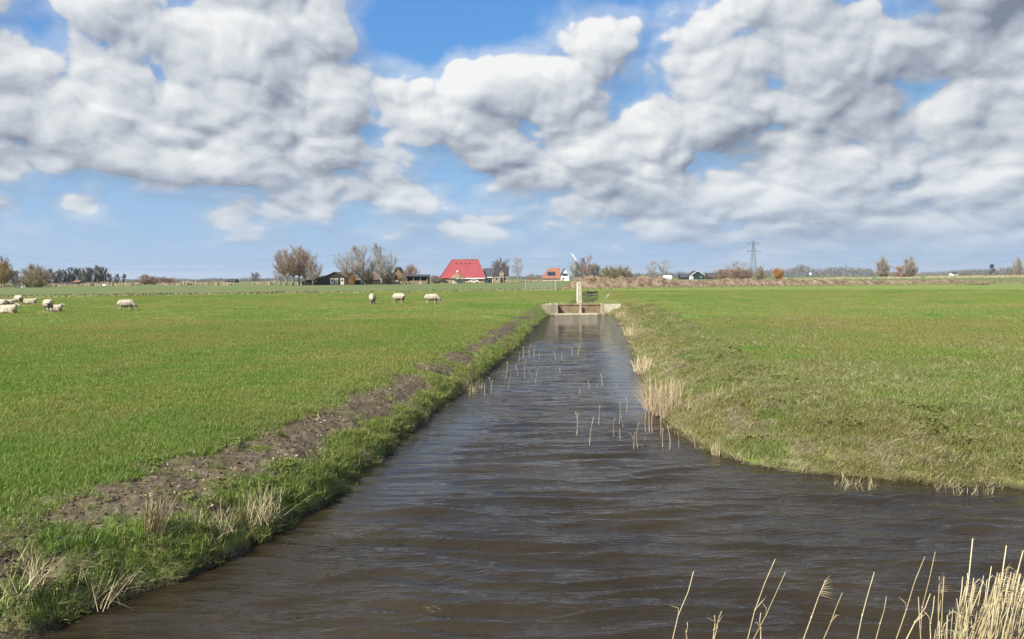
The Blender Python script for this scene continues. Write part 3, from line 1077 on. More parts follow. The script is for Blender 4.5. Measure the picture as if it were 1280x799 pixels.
def stalk_mesh(name, pts, r0, r1, mat, nodes=True, tip=None, n=5):
    mb = MB()
    k = len(pts) - 1
    mb.tube(pts, [r0 + (r1 - r0) * i / k for i in range(k + 1)], n)
    if nodes:                                            # leaf nodes along the stem
        for t in (0.35, 0.7):
            i = int(t * k); p = pts[i]; d = (pts[i + 1] - pts[i]).normalized()
            mb.bar(p, p + d * 0.012, r0 * 1.2, r0 * 1.2, 5)
            if random.random() < .55:                    # shred of a dead leaf
                sgn = random.choice((-1, 1)); q1 = p + d * .05 + Vector((sgn * .018, 0, 0)); q2 = p + d * .06 + Vector((sgn * random.uniform(.03, .07), .01, random.uniform(-.05, .03)))
                mb.tube([p, q1, q2], [r0 * .7, r0 * .6, .0006], 3)
    if tip == 'plume':                                   # remains of the seed head
        p = pts[-1]; d = (pts[-1] - pts[-2]).normalized()
        for j in range(9):
            q = p - d * (0.012 * j)
            o = Vector((0.03 + .004 * j, random.uniform(-.01, .01), -0.004 * j + random.uniform(-.01, .01)))
            mb.bar(q, q + o * (0.7 + .1 * j) + d * .03, .0016, .0006, 3)
    if tip == 'bent':                                    # broken over at the top
        p = pts[-1]; d = (pts[-1] - pts[-2]).normalized()
        mb.tube([p, p + d * .03 + Vector((.03, 0, 0)), p + Vector((.10, .01, -.02)), p + Vector((.14, .01, -.07))], [r1, r1, r1 * .8, r1 * .5], 4)
    return mb.mesh(name, mat, True)


# single reeds on the near bank, bottom right; top and where each leaves the picture
FRONT = [((867, 714), (841, 799), 4.45, 'lone thin dry reed leaning right, leftmost along the bottom edge', None),
         ((859, 778), (859, 799), 4.45, 'very short straight reed tip beside the leftmost leaning reed', None),
         ((902, 764), (893, 799), 4.40, 'short leaning reed tip beside its still shorter upright neighbour', None),
         ((893, 769), (894, 799), 4.42, 'short upright reed tip left of the two long crossing reeds', None),
         ((969, 699), (933, 799), 4.50, 'long reed curving right, the taller of the two beside each other', None),
         ((982, 715), (944, 799), 4.46, 'long straight reed just right of the taller curved one', None),
         ((951, 766), (952, 799), 4.40, 'short reed tip standing between the two long neighbouring reeds', None),
         ((1032, 725), (1006, 799), 4.50, 'dry reed with a withered plume at its tip', 'plume'),
         ((1053, 741), (1029, 799), 4.45, 'curved bare reed right of the one with a plume', None),
         ((1093, 715), (1071, 799), 4.50, 'tall slender reed standing alone midway to the dense clump', None),
         ((1108, 746), (1095, 799), 4.46, 'shorter straight reed right of the tall lone one', None),
         ((1156, 696), (1121, 799), 4.55, 'tall bowed reed, left of a pair just left of the clump', None),
         ((1169, 690), (1147, 799), 4.52, 'tall reed kinked in the middle, right one of the pair', None),
         ((1163, 742), (1133, 799), 4.42, 'leaning reed crossing in front of the tall pair', None),
         ((1168, 745), (1163, 799), 4.40, 'short nearly upright reed between tall pair and dense clump', None)]
for i, (tp, bt, Yd, lab, tip) in enumerate(FRONT):
    T = at_depth(tp[0], tp[1], Yd); B = at_depth(bt[0], bt[1], Yd)
    d = (B - T)
    if d.z > -1e-3:
        d.z = -1e-3
    k = (WATER_Z - 0.03 - T.z) / d.z
    base = T + d * k * 1.0
    base.x = T.x + (B.x - T.x) + (base.x - B.x) * 0.45                     # stems stand steeper near their foot
    base.y -= 0.12
    pts_ = [base, base.lerp(B, .5) + Vector((0.01, 0, 0)), B, B.lerp(T, .35) + Vector((-.006, 0, .0)), B.lerp(T, .7), T]
    pts_ = [p - base + (Vector((random.gauss(0, .006), random.gauss(0, .006), 0)) if 0 < k_ < 5 else Vector()) for k_, p in enumerate(pts_)]
    o = link(bpy.data.objects.new('reed_stalk', stalk_mesh('reed_stalk', pts_, random.uniform(.0036, .0052), .0022, M['reed'], True, tip)))
    o.location = base
    tag(o, lab, 'reed', 'single reeds on the near bank')

# the dense clump in the bottom right corner
clump = empty('reed_clump', at_depth(1240, 799, 4.45)); clump.location.z = WATER_Z + 0.0
tag(clump, 'dense clump of tall straw-coloured reeds in the bottom right corner', 'reeds')
rs = random.Random(3)
STALK = []
for j in range(12):
    h = 1.0
    lean = rs.uniform(-.05, .16); bend = rs.uniform(-.02, .05)
    p = stalk_points((0, 0, 0), (lean, rs.uniform(-.06, .06), h), bend, (-1, .3, 0))
    STALK.append(stalk_mesh('stalk', p, .0048, .0022, M['reed'], True, ['bent', None, None, 'plume', None, None][j % 6]))
for j in range(190):
    px = rs.gauss(1240, 32) if j < 150 else rs.uniform(1180, 1330)
    Yd = rs.uniform(4.15, 4.75)
    b = at_depth(px, 799, Yd)
    # height of the tips follows the clump's outline
    ytop = 708 + abs(px - 1240) * 0.35 + abs(rs.gauss(0, 34)) + (26 if j % 4 == 0 else 0)
    zt = at_depth(px, ytop, Yd).z
    o = bpy.data.objects.new('stalk', STALK[j % 12]); link(o, clump)
    o.location = Vector((b.x, Yd, WATER_Z - .03)) - clump.location
    s = (zt - WATER_Z + .03)
    o.scale = (s * rs.uniform(.8, 1.3), s, s)
    o.rotation_euler = (rs.gauss(0, .05), rs.gauss(0.06, .09), rs.uniform(-.5, .5))
for (tp, bt) in (((1216, 673), (1198, 799)), ((1258, 682), (1236, 799)), ((1279, 688), (1245, 799))):
    T = at_depth(tp[0], tp[1], 4.5); B = at_depth(bt[0], bt[1], 4.5)
    base = B + (B - T) * 0.9; base.z = WATER_Z - .02
    link(bpy.data.objects.new('stalk', stalk_mesh('stalk', [p - clump.location for p in (base, base.lerp(B, .5), B, B.lerp(T, .5) + Vector((.012, 0, 0)), T)], .0064, .0034, M['reed'])), clump)

# thin reeds standing in the water: foot and tip on the photograph
WATER_REEDS = [((718, 543), (719.5, 515)), ((722, 543), (723, 516)), ((737, 557), (742, 522)), ((748, 531), (750, 506)),
               ((770, 547), (769, 522)), ((777, 549), (775, 536)), ((773, 530), (775, 502)), ((779, 535), (776, 519)), ((782, 516), (783, 496)),
               ((793, 561), (794, 540)), ((800, 561), (799, 527)), ((809, 540), (810, 505)), ((812, 540), (812, 497)), ((817, 540), (816, 515)),
               ((825, 545), (825, 515)), ((830, 559), (829, 535)), ((835, 562), (834, 532)), ((847, 560), (847, 540)), ((867, 559), (866, 545)),
               ((734, 487), (735, 475)), ((753, 482), (751, 467)), ((746, 485), (746, 481)), ((725, 492), (725, 487)), ((772, 490), (772, 481)),
               ((698, 467), (699, 461)), ((715, 445), (714.5, 434)), ((723, 444), (725, 432)), ((692, 449), (692, 440)), ((701, 449), (702, 441)),
               ((631, 473), (634, 452)), ((634, 486), (639, 467)), ((657, 473), (657, 450)), ((661, 473), (661, 463)), ((670, 480), (673, 460)),
               ((606, 493), (606, 481)), ((611, 493), (611, 472)), ((615, 493), (616, 475)), ((585, 496), (588, 481)), ((699, 467), (700, 459)),
               ((650, 452), (650, 441)), ((660, 449), (660, 438)), ((667, 447), (668, 436)), ((676, 447), (675, 440)), ((654, 447), (654, 433)),
               ((663, 447), (664, 430)), ((802, 558), (806, 546)), ((788, 549), (787, 541)), ((645, 470), (644, 457))]
for i, (ft, tp) in enumerate(WATER_REEDS):
    b = on_plane(ft[0], ft[1], WATER_Z)
    t = at_depth(tp[0], tp[1], b.y)
    rr = 0.0042 + 0.00026 * b.y
    p = stalk_points((0, 0, -.12), t - b, rs.uniform(-.05, .07), (1, 0, 0), 6)
    o = link(bpy.data.objects.new('water_reed', stalk_mesh('water_reed', p, rr, rr * .6, M['reed_wet'], False)))
    o.location = b
    if b.y < 13.4:
        lab = 'thin pale reed rising from the nearer open water'
    elif b.x > 2.2:
        lab = 'thin pale reed in the water close to the right bank'
    elif b.x < 0.6 and b.y < 24:
        lab = 'thin pale reed in the water close to the left bank'
    else:
        lab = 'thin pale reed stub in the middle of the ditch farther off'
    tag(o, lab, 'reed', lab.replace('thin pale reed', 'thin pale reeds'))


# tussocks of dry reed and sedge on the banks
def tussock_mesh(name, n, radius, h0, h1, w, lean, seed, mat, aniso=1.0, droop=.5, dirx=0.0):
    rs_ = np.random.default_rng(seed)
    V = []; T = []
    for k in range(n):
        a = rs_.uniform(0, 6.283); q = radius * math.sqrt(rs_.uniform())
        b = np.array([q * math.cos(a), q * math.sin(a) * aniso, -.03])
        h = rs_.uniform(h0, h1); la = rs_.uniform(0, 6.283); ln = abs(rs_.normal(0, lean))
        d = np.array([math.cos(la) * ln + dirx, math.sin(la) * ln, 1.0]); d /= np.linalg.norm(d)
        fa = rs_.uniform(0, 6.283); u = np.array([math.cos(fa), math.sin(fa), 0]) * w / 2 * rs_.uniform(.6, 1.3)
        base = len(V)
        dr = rs_.uniform(0, 1) ** 3 * droop
        for i in range(4):
            t = i / 4
            p = b + d * h * t + np.array([d[0], d[1], 0]) * h * dr * t * t * 1.4 + np.array([0, 0, -h * dr * t * t * .55])
            V += [p - u * (1 - .5 * t), p + u * (1 - .5 * t)]
        V.append(b + d * h + np.array([d[0], d[1], 0]) * h * dr * 1.4 + np.array([0, 0, -h * dr * .55]))
        for i in range(3):
            c = base + 2 * i; T += [(c, c + 1, c + 3), (c, c + 3, c + 2)]
        c = base + 6; T.append((c, c + 1, c + 2))
    return mesh_np(name, np.array(V), np.array(T), [mat], True)


TUSS = [  # px, py of the foot, blades, radius, h0, h1, width, lean, aniso, droop, lean to x, material, label
    (829, 511, 560, .36, .28, .88, .009, .42, 2.6, .8, -.05, 'reed_pale', 'largest pale stand of dead reed on the right waterline'),
    (806, 462, 150, .30, .30, .65, .014, .32, 3.0, .4, .0, 'reed_pale', 'middling pale tussock on the right bank behind the largest stand'),
    (793, 420, 130, .40, .30, .60, .018, .35, 4.0, .4, .0, 'reed_pale', 'pale grass tussock on the right bank nearer the weir'),
    (778, 398, 110, .50, .30, .60, .02, .35, 3.0, .4, .0, 'reed_pale', 'farthest pale tussock on the right bank, next to the weir'),
    (897, 560, 60, .10, .18, .34, .007, .30, 1.0, .4, .0, 'reed', 'small straw tuft at the right waterline where the bank turns'),
    (872, 524, 70, .22, .12, .34, .007, .55, 1.5, .6, .1, 'reed', 'flattened straw tuft on the slope right of the large pale stand'),
    (915, 520, 80, .40, .10, .30, .006, .60, 1.3, .7, .1, 'reed', 'loose straw tufts higher on the right slope'),
    (1068, 597, 70, .30, .10, .24, .006, .60, .8, .7, .1, 'reed', 'low dead tuft at the waterline midway along the near right bank'),
    (1205, 603, 80, .34, .10, .24, .006, .60, .8, .7, .1, 'reed', 'low dead tuft at the waterline towards the right edge'),
    (192, 702, 95, .09, .26, .50, .007, .20, 1.0, .3, .12, 'reed', 'upright straw-coloured tussock on the near left bank'),
    (325, 655, 150, .24, .18, .44, .007, .45, 1.2, .6, .05, 'reed', 'spreading dry tussock at the left waterline, farthest of the near ones'),
    (262, 682, 90, .24, .16, .38, .006, .60, 1.0, .8, .12, 'reed', 'drooping dry stems hanging over the left waterline between two tussocks'),
    (125, 742, 80, .22, .18, .46, .006, .60, 1.0, .8, .25, 'reed', 'long dry stems leaning over the near left waterline'),
    (28, 762, 90, .22, .16, .42, .007, .60, 1.0, .9, .15, 'reed', 'tangled dead stems at the bottom left corner of the bank'),
    (590, 481, 50, .25, .14, .34, .010, .40, 2.0, .5, .1, 'reed', 'small straw tuft on the left waterline beside standing water reeds'),
]
for i, (px, py, n, ra, h0, h1, w, ln, an, dr, dxx, mt, lab) in enumerate(TUSS):
    p = on_plane(px, py, WATER_Z + 0.12)
    zz = float(terrain(np.array([p.x]), np.array([p.y]))[0][0])
    o = link(bpy.data.objects.new('dry_tussock', tussock_mesh('dry_tussock', n, ra, h0, h1, w, ln, 200 + i, M[mt], an, dr, dxx)))
    o.location = (p.x, p.y, max(zz, WATER_Z))
    tag(o, lab, 'dry reeds', 'dry tussocks on the banks')

# ------------------------------------------------------------------ common materials
M['concrete'] = mottled('weathered_concrete', (.27, .235, .17), (.40, .35, .26), 2.2, .9, .2, .4, .01, (.15, .125, .075))
M['concrete_dirty'] = mottled('algae_stained_concrete', (.17, .125, .07), (.26, .205, .125), 2.6, .85, .2, .4, .01, (.30, .25, .17))
M['concrete_pale'] = mottled('pale_concrete', (.36, .315, .225), (.50, .45, .34), 3.0, .9, .2, .3, .01, (.22, .18, .11))
M['stone'] = mottled('rubble_stone', (.28, .25, .20), (.52, .48, .40), 5.0, .9, .2)
M['timber'] = mottled('grey_timber', (.22, .19, .15), (.36, .32, .26), 6.0, .9, .15)
M['white_paint'] = mottled('white_paint', (.70, .70, .68), (.80, .80, .78), 2.0, .6, .3, .1, .005)
M['cream_wall'] = mottled('cream_render', (.52, .47, .38), (.62, .57, .47), 1.2, .9, .2, .2, .01)
M['brick'] = mottled('yellow_brown_brick', (.25, .17, .11), (.36, .27, .18), 2.5, .9, .2, .3, .01)
M['red_brick'] = mottled('red_brick', (.26, .11, .07), (.36, .17, .11), 2.5, .9, .2, .3, .01)
M['glass'] = mottled('window_glass', (.03, .035, .045), (.05, .055, .065), 1.0, .12, .6, .0, .01)
M['dark_timber'] = mottled('black_tarred_boards', (.022, .020, .018), (.05, .046, .042), 3.0, .85, .2, .3, .01)
M['galv'] = mottled('galvanised_steel', (.17, .18, .17), (.26, .27, .26), 4.0, .5, .4, .1, .005)
M['steel_grey'] = mottled('pylon_steel', (.11, .12, .135), (.16, .175, .19), 2.0, .6, .3, .1, .01)
M['turbine_white'] = mottled('turbine_white', (.74, .75, .76), (.80, .81, .82), 2.0, .5, .3, .05, .01)
M['solar'] = mottled('solar_panel', (.020, .025, .05), (.03, .035, .065), 1.0, .15, .6, .0, .01)


def roof_mat(name, c0, c1, c2=None, tile=0.34):
    """tiled roof: rows of tiles as fine relief and tone, weathered"""
    m, N, out = mat_new(name)
    tc = N.n('ShaderNodeTexCoord'); P = tc.outputs['Object']
    x, y, z = N.sep(P)
    row = N.m('FRACT', N.m('DIVIDE', z, tile))
    colm = N.m('FRACT', N.m('DIVIDE', N.m('ADD', x, y), tile * .8))
    n = N.noise(P, 1.3, 5, .65)
    c = N.mix(N.smooth(n, .3, .7), c0, c1)
    if c2 is not None:
        c = N.mix(N.smooth(N.noise(P, .35, 4, .6, .5), .5, .75), c, c2)
    h = N.m('ADD', row, N.m('SINE', N.m('MULTIPLY', colm, 6.283)))
    principled(N, out, c, .75, .3, bump(N, h, .5, .03))
    return m


M['roof_red'] = roof_mat('red_roof_sheets', (.25, .045, .052), (.33, .065, .07), (.22, .06, .06))
M['roof_orange'] = roof_mat('orange_tiles', (.26, .105, .065), (.34, .145, .09))
M['roof_dark'] = roof_mat('dark_tiles', (.030, .026, .026), (.055, .048, .046))
M['roof_brown'] = roof_mat('weathered_brown_roof', (.085, .062, .045), (.14, .105, .075), (.17, .15, .11))
M['roof_grey'] = roof_mat('grey_thatch', (.15, .145, .12), (.22, .21, .17), (.10, .10, .09))
M['roof_slate'] = roof_mat('blue_grey_sheets', (.045, .05, .06), (.075, .08, .09))
M['thatch'] = roof_mat('brown_thatch', (.20, .13, .075), (.28, .19, .115))
M['green_boards'] = mottled('dark_green_boards', (.010, .032, .026), (.018, .045, .036), 2.0, .7, .25, .2, .01)

# ------------------------------------------------------------------ the concrete weir that closes the ditch
def P2(px, py, z):
    return on_plane(px, py, z)


def build_weir():
    cx, yF = (WL.x + WR.x) / 2, WEIR_Y
    ws = yF / F                                            # metres per photo pixel here
    W = empty('weir', (cx, yF, WATER_Z))
    tag(W, 'pale concrete weir with flared wing walls closing the far end of the ditch', 'weir')
    zt = -0.06 - WATER_Z                                   # crest height above the water
    xl, xr = (701 - 729.5) * ws, (755 - 729.5) * ws        # the opening
    el, er = (681 - 729.5) * ws, (779 - 729.5) * ws        # ends of the wing walls
    # sill in front and stained rear wall
    MB().box(xl - .25, xr + .25, -.12, .22, -1.0, .12).build('sill', M['concrete_pale'], W, bevel=.015)
    MB().box(xl - .2, xr + .2, .55, .8, -1.0, zt - .10).build('rear_wall', M['concrete_dirty'], W, bevel=.015)
    MB().box(xl - .1, xr + .1, .225, .545, -1.0, .03).build('apron', M['concrete_dirty'], W)
    MB().box(xl - .35, xr + .35, .50, 1.34, zt - .097, zt + .02).build('crest_beam', M['concrete_dirty'], W, bevel=.02)
    for s, x0, x1 in ((-1, xl, el), (1, xr, er)):
        # side wall of the opening and the wing flaring out along the bank
        a, b = sorted((x0, x0 - s * -.16))
        MB().box(a, b, -.05, 1.3, -1.0, zt + .03).build('side_wall', M['concrete'], W, bevel=.015)
        mb = MB()
        xa, xb = x0 + s * .165, x1
        t = .16
        ya, yb = -.02, -.26
        lo = [(xa, ya, -1.0), (xb, yb, -1.0 + .8), (xb, yb + t, -1.0 + .8), (xa, ya + t, -1.0)]
        hi = [(xa, ya, zt), (xb, yb, zt + .02), (xb, yb + t, zt + .02), (xa, ya + t, zt)]
        if s < 0:
            lo = [lo[1], lo[0], lo[3], lo[2]]; hi = [hi[1], hi[0], hi[3], hi[2]]
        mb.hull8(lo + hi)
        mb.build('wing_wall', M['concrete_pale'] if s > 0 else M['concrete'], W, bevel=.01)
        # coping slab that leads back from the wing into the bank
        a, b = sorted((x0 + s * .17, x1))
        MB().box(a, b, .16, 1.2, zt - .25, zt - .015).build('coping', M['concrete'], W, bevel=.02)
    # guide rail in the middle of the opening
    MB().box(-.07, .07, .225, .345, .12, zt - .0).build('guide_post', M['concrete_pale'], W, bevel=.01)
    # the tall gauge post behind it
    p = empty('gauge_post', (cx + .02, yF + 1.62, 0.0))
    tag(p, 'tall pale concrete post standing behind the middle of the weir', 'post')
    top = at_depth(729, 352, yF + 1.6).z
    mb = MB()
    w0, w1 = .21, .175
    mb.hull8([(-w0, -.15, -.5), (w0, -.15, -.5), (w0, .15, -.5), (-w0, .15, -.5), (-w1, -.13, top - .03), (w1, -.13, top), (w1, .13, top), (-w1, .13, top - .03)])
    mb.build('shaft', M['concrete_pale'], p, bevel=.02)
    MB().box(-w1 - .01, -w1 + .06, -.168, -.142, .15, top - .12).build('gauge_strip', M['white_paint'], p)
    # broken stones dumped along the crest
    rs_ = random.Random(4)
    mb = MB()
    for k in range(70):
        x = cx + rs_.uniform(xl - .9, xr + .3); y = yF + rs_.uniform(1.36, 2.1); z = float(terrain(np.array([x]), np.array([y]))[0][0])
        z = max(z, -0.35)
        r = rs_.uniform(.05, .15)
        bm = bmesh.new(); bmesh.ops.create_icosphere(bm, subdivisions=1, radius=r)
        off = len(mb.v)
        vs_ = [(v.co.x * rs_.uniform(.7, 1.4) + x, v.co.y * rs_.uniform(.7, 1.4) + y, v.co.z * rs_.uniform(.5, 1.0) + z + r * .3 + .12) for v in bm.verts]
        mb.add(vs_, [tuple(v.index for v in f.verts) for f in bm.faces]); bm.free()
    o = mb.build('rubble', M['stone']); o['kind'] = 'stuff'; tag(o, 'broken pale stones dumped along the top of the weir', 'rubble')
    return W


build_weir()


def leaning_plank():
    a = on_plane(752, 379, -.45); b = at_depth(761.5, 367.5, a.y + 1.0)
    o = MB().bar((0, 0, 0), b - a, .085, .075, 4).build('concrete_beam', M['concrete_pale'])
    o.location = a
    tag(o, 'pale slanting beam lying on the grass right of the gauge post', 'beam')
    a = on_plane(733, 368.2, -.1); b = on_plane(755, 367.4, -.1)
    d = b - a
    o = MB().bar((0, 0, -.02), d + Vector((0, 0, .0)), .06, .05, 4).build('plank', M['concrete'])
    o.location = a
    tag(o, 'pale plank lying flat across the little ditch behind the weir', 'plank')


leaning_plank()

# ------------------------------------------------------------------ field gate in front of the farm
def build_gate():
    a = on_plane(658, 363, 0.05); b = on_plane(694.5, 363, 0.05)
    L = (b - a).length; ang = math.atan2(b.y - a.y, b.x - a.x)
    g = empty('field_gate', a, ang)
    tag(g, 'grey tubular steel field gate left of the earth mound', 'gate')
    H = 1.05
    for i in range(5):
        z = .18 + (H - .18) * i / 4
        MB().bar((0.06, 0, z), (L - .06, 0, z), .026 if i < 4 else .04, None, 6).build('rail', M['galv'], g)
    for x in (0.06, L * .33, L * .66, L - .06):
        MB().bar((x, .055, .12), (x, .055, H + .02), .03, None, 6).build('upright', M['galv'], g)
    MB().box(-.16, .0, -.08, .08, -.4, 1.25).build('gate_post', M['timber'], g)
    MB().box(L, L + .18, -.09, .09, -.4, 1.35).build('gate_post', M['timber'], g)


build_gate()

# ------------------------------------------------------------------ dug-out earth beyond the field ditch
def build_mound():
    # ridge heights in photo pixels along the picture
    prof = [(700, 0.0), (706, 3), (716, 8), (728, 12), (738, 14), (750, 13), (765, 11), (790, 11), (815, 11), (840, 9), (870, 7.5), (900, 7), (915, 9),
            (930, 8), (950, 7), (985, 7), (1010, 6.5), (1040, 6), (1075, 5), (1110, 4.5), (1150, 4), (1190, 5), (1220, 3.2), (1255, 2.2), (1300, 1.4), (1360, 0)]
    xs = np.arange(702, 1358, 0.7); n = len(xs)
    rows = 16
    bx_ = []; by_ = []
    for x in xs:
        # 3 m beyond the ditch line
        t = (x - 640) / F
        Y = (98.5 + 65.7 * .281 + 3.2) / (1 - t * .281)
        bx_.append(t * Y); by_.append(Y)
    bx_ = np.array(bx_); by_ = np.array(by_)
    H = np.interp(xs, [p[0] for p in prof], [p[1] for p in prof]) * by_ / F * 1.32
    V = np.zeros((rows, n, 3))
    for r_ in range(rows):
        q = r_ / (rows - 1)
        yy = by_ + q * (1.2 + H * 3.0)
        xx = bx_ + q * .3
        z = H * np.clip(np.sin(math.pi * min(q * 1.12, 1.0)) ** .75 if 0 < q < .9 else 0.0, 0, 1)
        jit = fbm(xx, yy, .55, 4, 133) * .55 + fbm(xx, yy, 1.6, 3, 134) * .35
        z = z * (1 + jit * .42) + (fbm(xx, yy, 3.0, 2, 135) * .06 if 0 < q < 1 else 0) * (H > .05)
        g = terrain(xx, yy)[0]
        V[r_, :, 0] = xx; V[r_, :, 1] = yy; V[r_, :, 2] = g - .12 + np.maximum(z, 0)
    i = np.arange(rows - 1)[:, None] * n; j = np.arange(n - 1)[None, :]
    Q = np.stack([(i + j).ravel(), (i + j + 1).ravel(), (i + n + j + 1).ravel(), (i + n + j).ravel()], 1)
    m, N, out = mat_new('dug_earth')
    tc = N.n('ShaderNodeTexCoord'); P = tc.outputs['Object']
    nn = N.noise(P, .9, 5, .7)
    c = N.ramp(nn, [(.30, (.085, .055, .036)), (.46, (.19, .135, .09)), (.60, (.30, .23, .155)), (.74, (.40, .33, .23))])
    c = N.mix(N.m('MULTIPLY', N.smooth(N.noise(P, .16, 3, .6), .60, .72), .5), c, (.12, .12, .05))
    principled(N, out, c, .95, .1, bump(N, N.noise(P, 4.0, 5, .7), 1.0, .25))
    o = link(bpy.data.objects.new('earth_mound', mesh_np('earth_mound', V.reshape(-1, 3), Q, [m], False)))
    tag(o, 'long brown ridge of dug-out earth beyond the weir, highest behind the post', 'mound')


build_mound()


# ------------------------------------------------------------------ sheep
def blob_mesh(name, prims, voxel, mats, classify, wool):
    """fuse ellipsoids and tapered limbs into one continuous skin"""
    bm = bmesh.new()
    for p in prims:
        if p[0] == 'e':
            _, c, r, rot = p
            mtx = Matrix.Translation(Vector(c)) @ Matrix.Rotation(rot, 4, 'Y') @ Matrix.Diagonal((*r, 1))
            bmesh.ops.create_icosphere(bm, subdivisions=3, radius=1.0, matrix=mtx)
        else:
            _, a, b, r0, r1 = p
            a = Vector(a); b = Vector(b); d = b - a
            mtx = Matrix.Translation((a + b) / 2) @ d.to_track_quat('Z', 'Y').to_matrix().to_4x4()
            bmesh.ops.create_cone(bm, cap_ends=True, segments=10, radius1=r0, radius2=r1, depth=d.length, matrix=mtx)
            for q, r in ((a, r0), (b, r1)):
                bmesh.ops.create_icosphere(bm, subdivisions=2, radius=r, matrix=Matrix.Translation(q))
    me = bpy.data.meshes.new(name); bm.to_mesh(me); bm.free()
    o = bpy.data.objects.new(name, me); COL.objects.link(o)
    md = o.modifiers.new('r', 'REMESH'); md.mode = 'VOXEL'; md.voxel_size = voxel
    ms = o.modifiers.new('s', 'SMOOTH'); ms.factor = .5; ms.iterations = 3
    dg = bpy.context.evaluated_depsgraph_get(); dg.update()
    me2 = bpy.data.meshes.new_from_object(o.evaluated_get(dg))
    bpy.data.objects.remove(o)
    n = len(me2.vertices)
    co = np.zeros(n * 3, np.float32); me2.vertices.foreach_get('co', co); co = co.reshape(-1, 3)
    nm = np.zeros(n * 3, np.float32); me2.vertices.foreach_get('normal', nm); nm = nm.reshape(-1, 3)
    k = wool(co)
    tuft = fbm(co[:, 0] + co[:, 2] * .7, co[:, 1] - co[:, 2] * .6, 14, 3, 3) * .022
    co += nm * (tuft * k)[:, None]
    me2.vertices.foreach_set('co', co.ravel())
    me2.materials.clear()
    for m in mats:
        me2.materials.append(m)
    cen = np.zeros(len(me2.polygons) * 3, np.float32); me2.polygons.foreach_get('center', cen); cen = cen.reshape(-1, 3)
    me2.polygons.foreach_set('material_index', classify(cen).astype(np.int32))
    me2.polygons.foreach_set('use_smooth', [True] * len(me2.polygons))
    me2.update()
    return me2


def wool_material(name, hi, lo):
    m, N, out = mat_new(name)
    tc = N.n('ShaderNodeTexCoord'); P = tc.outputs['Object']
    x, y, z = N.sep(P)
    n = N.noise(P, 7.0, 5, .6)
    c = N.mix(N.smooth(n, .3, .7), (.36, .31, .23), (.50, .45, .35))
    mud_shade = N.smooth(N.m('MULTIPLY_ADD', N.m('SUBTRACT', n, .5), .5, z), hi, lo)      # lower fleece: belly shade painted into the colour, along with some mud
    c = N.mix(N.m('MULTIPLY', mud_shade, .8), c, (.13, .095, .065))
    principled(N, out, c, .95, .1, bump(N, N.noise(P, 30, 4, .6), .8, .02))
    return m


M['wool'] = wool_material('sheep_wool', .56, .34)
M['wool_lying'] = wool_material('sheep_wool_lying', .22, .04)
M['sheep_skin'] = mottled('sheep_face', (.34, .29, .23), (.45, .40, .33), 9.0, .9, .1, .2, .005)
M['sheep_dark'] = mottled('dark_sheep_face', (.05, .04, .035), (.09, .075, .065), 9.0, .9, .1, .2, .005)


def sheep_mesh(pose):
    """faces +x; four legs on the ground at z = 0"""
    lying = pose.startswith('lying')
    dz = -.30 if lying else 0.0
    pr = [('e', (-.02, 0, .55 + dz), (.50, .245, .255), 0), ('e', (.27, 0, .57 + dz), (.25, .215, .245), 0), ('e', (-.33, 0, .57 + dz), (.24, .235, .24), 0),
          ('e', (0, 0, .48 + dz), (.40, .25, .22), 0), ('c', (-.52, 0, .62 + dz), (-.60, 0, .46 + dz), .05, .03)]
    if pose == 'grazing':
        nk = ((.42, 0, .58), (.66, 0, .34)); hd = ((.66, 0, .33), (.74, .0, .09)); ears = (.66, .30)
    elif pose == 'standing':
        nk = ((.42, 0, .64), (.60, 0, .84)); hd = ((.61, 0, .86), (.84, 0, .78)); ears = (.62, .90)
    elif pose == 'turned':
        nk = ((.40, -.02, .60), (.58, -.14, .56)); hd = ((.58, -.15, .56), (.68, -.24, .36)); ears = (.58, .58)
    else:
        nk = ((.40, 0, .62 + dz), (.56, 0, .80 + dz)); hd = ((.57, 0, .82 + dz), (.77, 0, .74 + dz)); ears = (.58, .86 + dz)
    pr += [('c', nk[0], nk[1], .165, .105), ('c', hd[0], hd[1], .085, .052)]
    hy = hd[0][1]
    for s in (-1, 1):
        pr.append(('c', (ears[0], hy + s * .06, ears[1]), (ears[0] - .03, hy + s * .17, ears[1] - .015), .035, .018))
    if not lying:
        st = .05 if pose == 'grazing' else -.03
        for s in (-1, 1):
            f = .30 + s * st
            pr += [('c', (f, s * .12, .42), (f + .01, s * .12, .22), .075, .045), ('c', (f + .01, s * .12, .22), (f - .01, s * .12, .04), .040, .034), ('c', (f, s * .12, .03), (f + .03, s * .12, .03), .034, .026)]
            h = -.34 - s * st
            pr += [('c', (h, s * .13, .44), (h + .06, s * .135, .30), .11, .065), ('c', (h + .06, s * .135, .30), (h - .07, s * .135, .21), .060, .042), ('c', (h - .07, s * .135, .21), (h - .04, s * .135, .04), .040, .034), ('c', (h - .04, s * .135, .03), (h, s * .135, .03), .034, .026)]
    else:
        for s in (-1, 1):
            pr += [('c', (.26, s * .16, .10), (.44, s * .17, .05), .06, .045), ('c', (-.28, s * .20, .12), (-.10, s * .25, .05), .10, .045)]
    ha, hb = np.array(hd[0]), np.array(hd[1])

    def head(c):
        ax = hb - ha; t = ((c - ha) @ ax) / (ax @ ax)
        q = ha + np.clip(t, 0, 1.3)[:, None] * ax
        return (t > .12) & (np.linalg.norm(c - q, axis=1) < .14)

    def classify(c):
        leg = (c[:, 2] < .27) & (not lying)
        return np.where(head(c), 2, np.where(leg, 1, 0))

    def wool(c):
        return np.where(head(c) | ((c[:, 2] < .27) & (not lying)), .15, 1.0)
    return pr, classify, wool


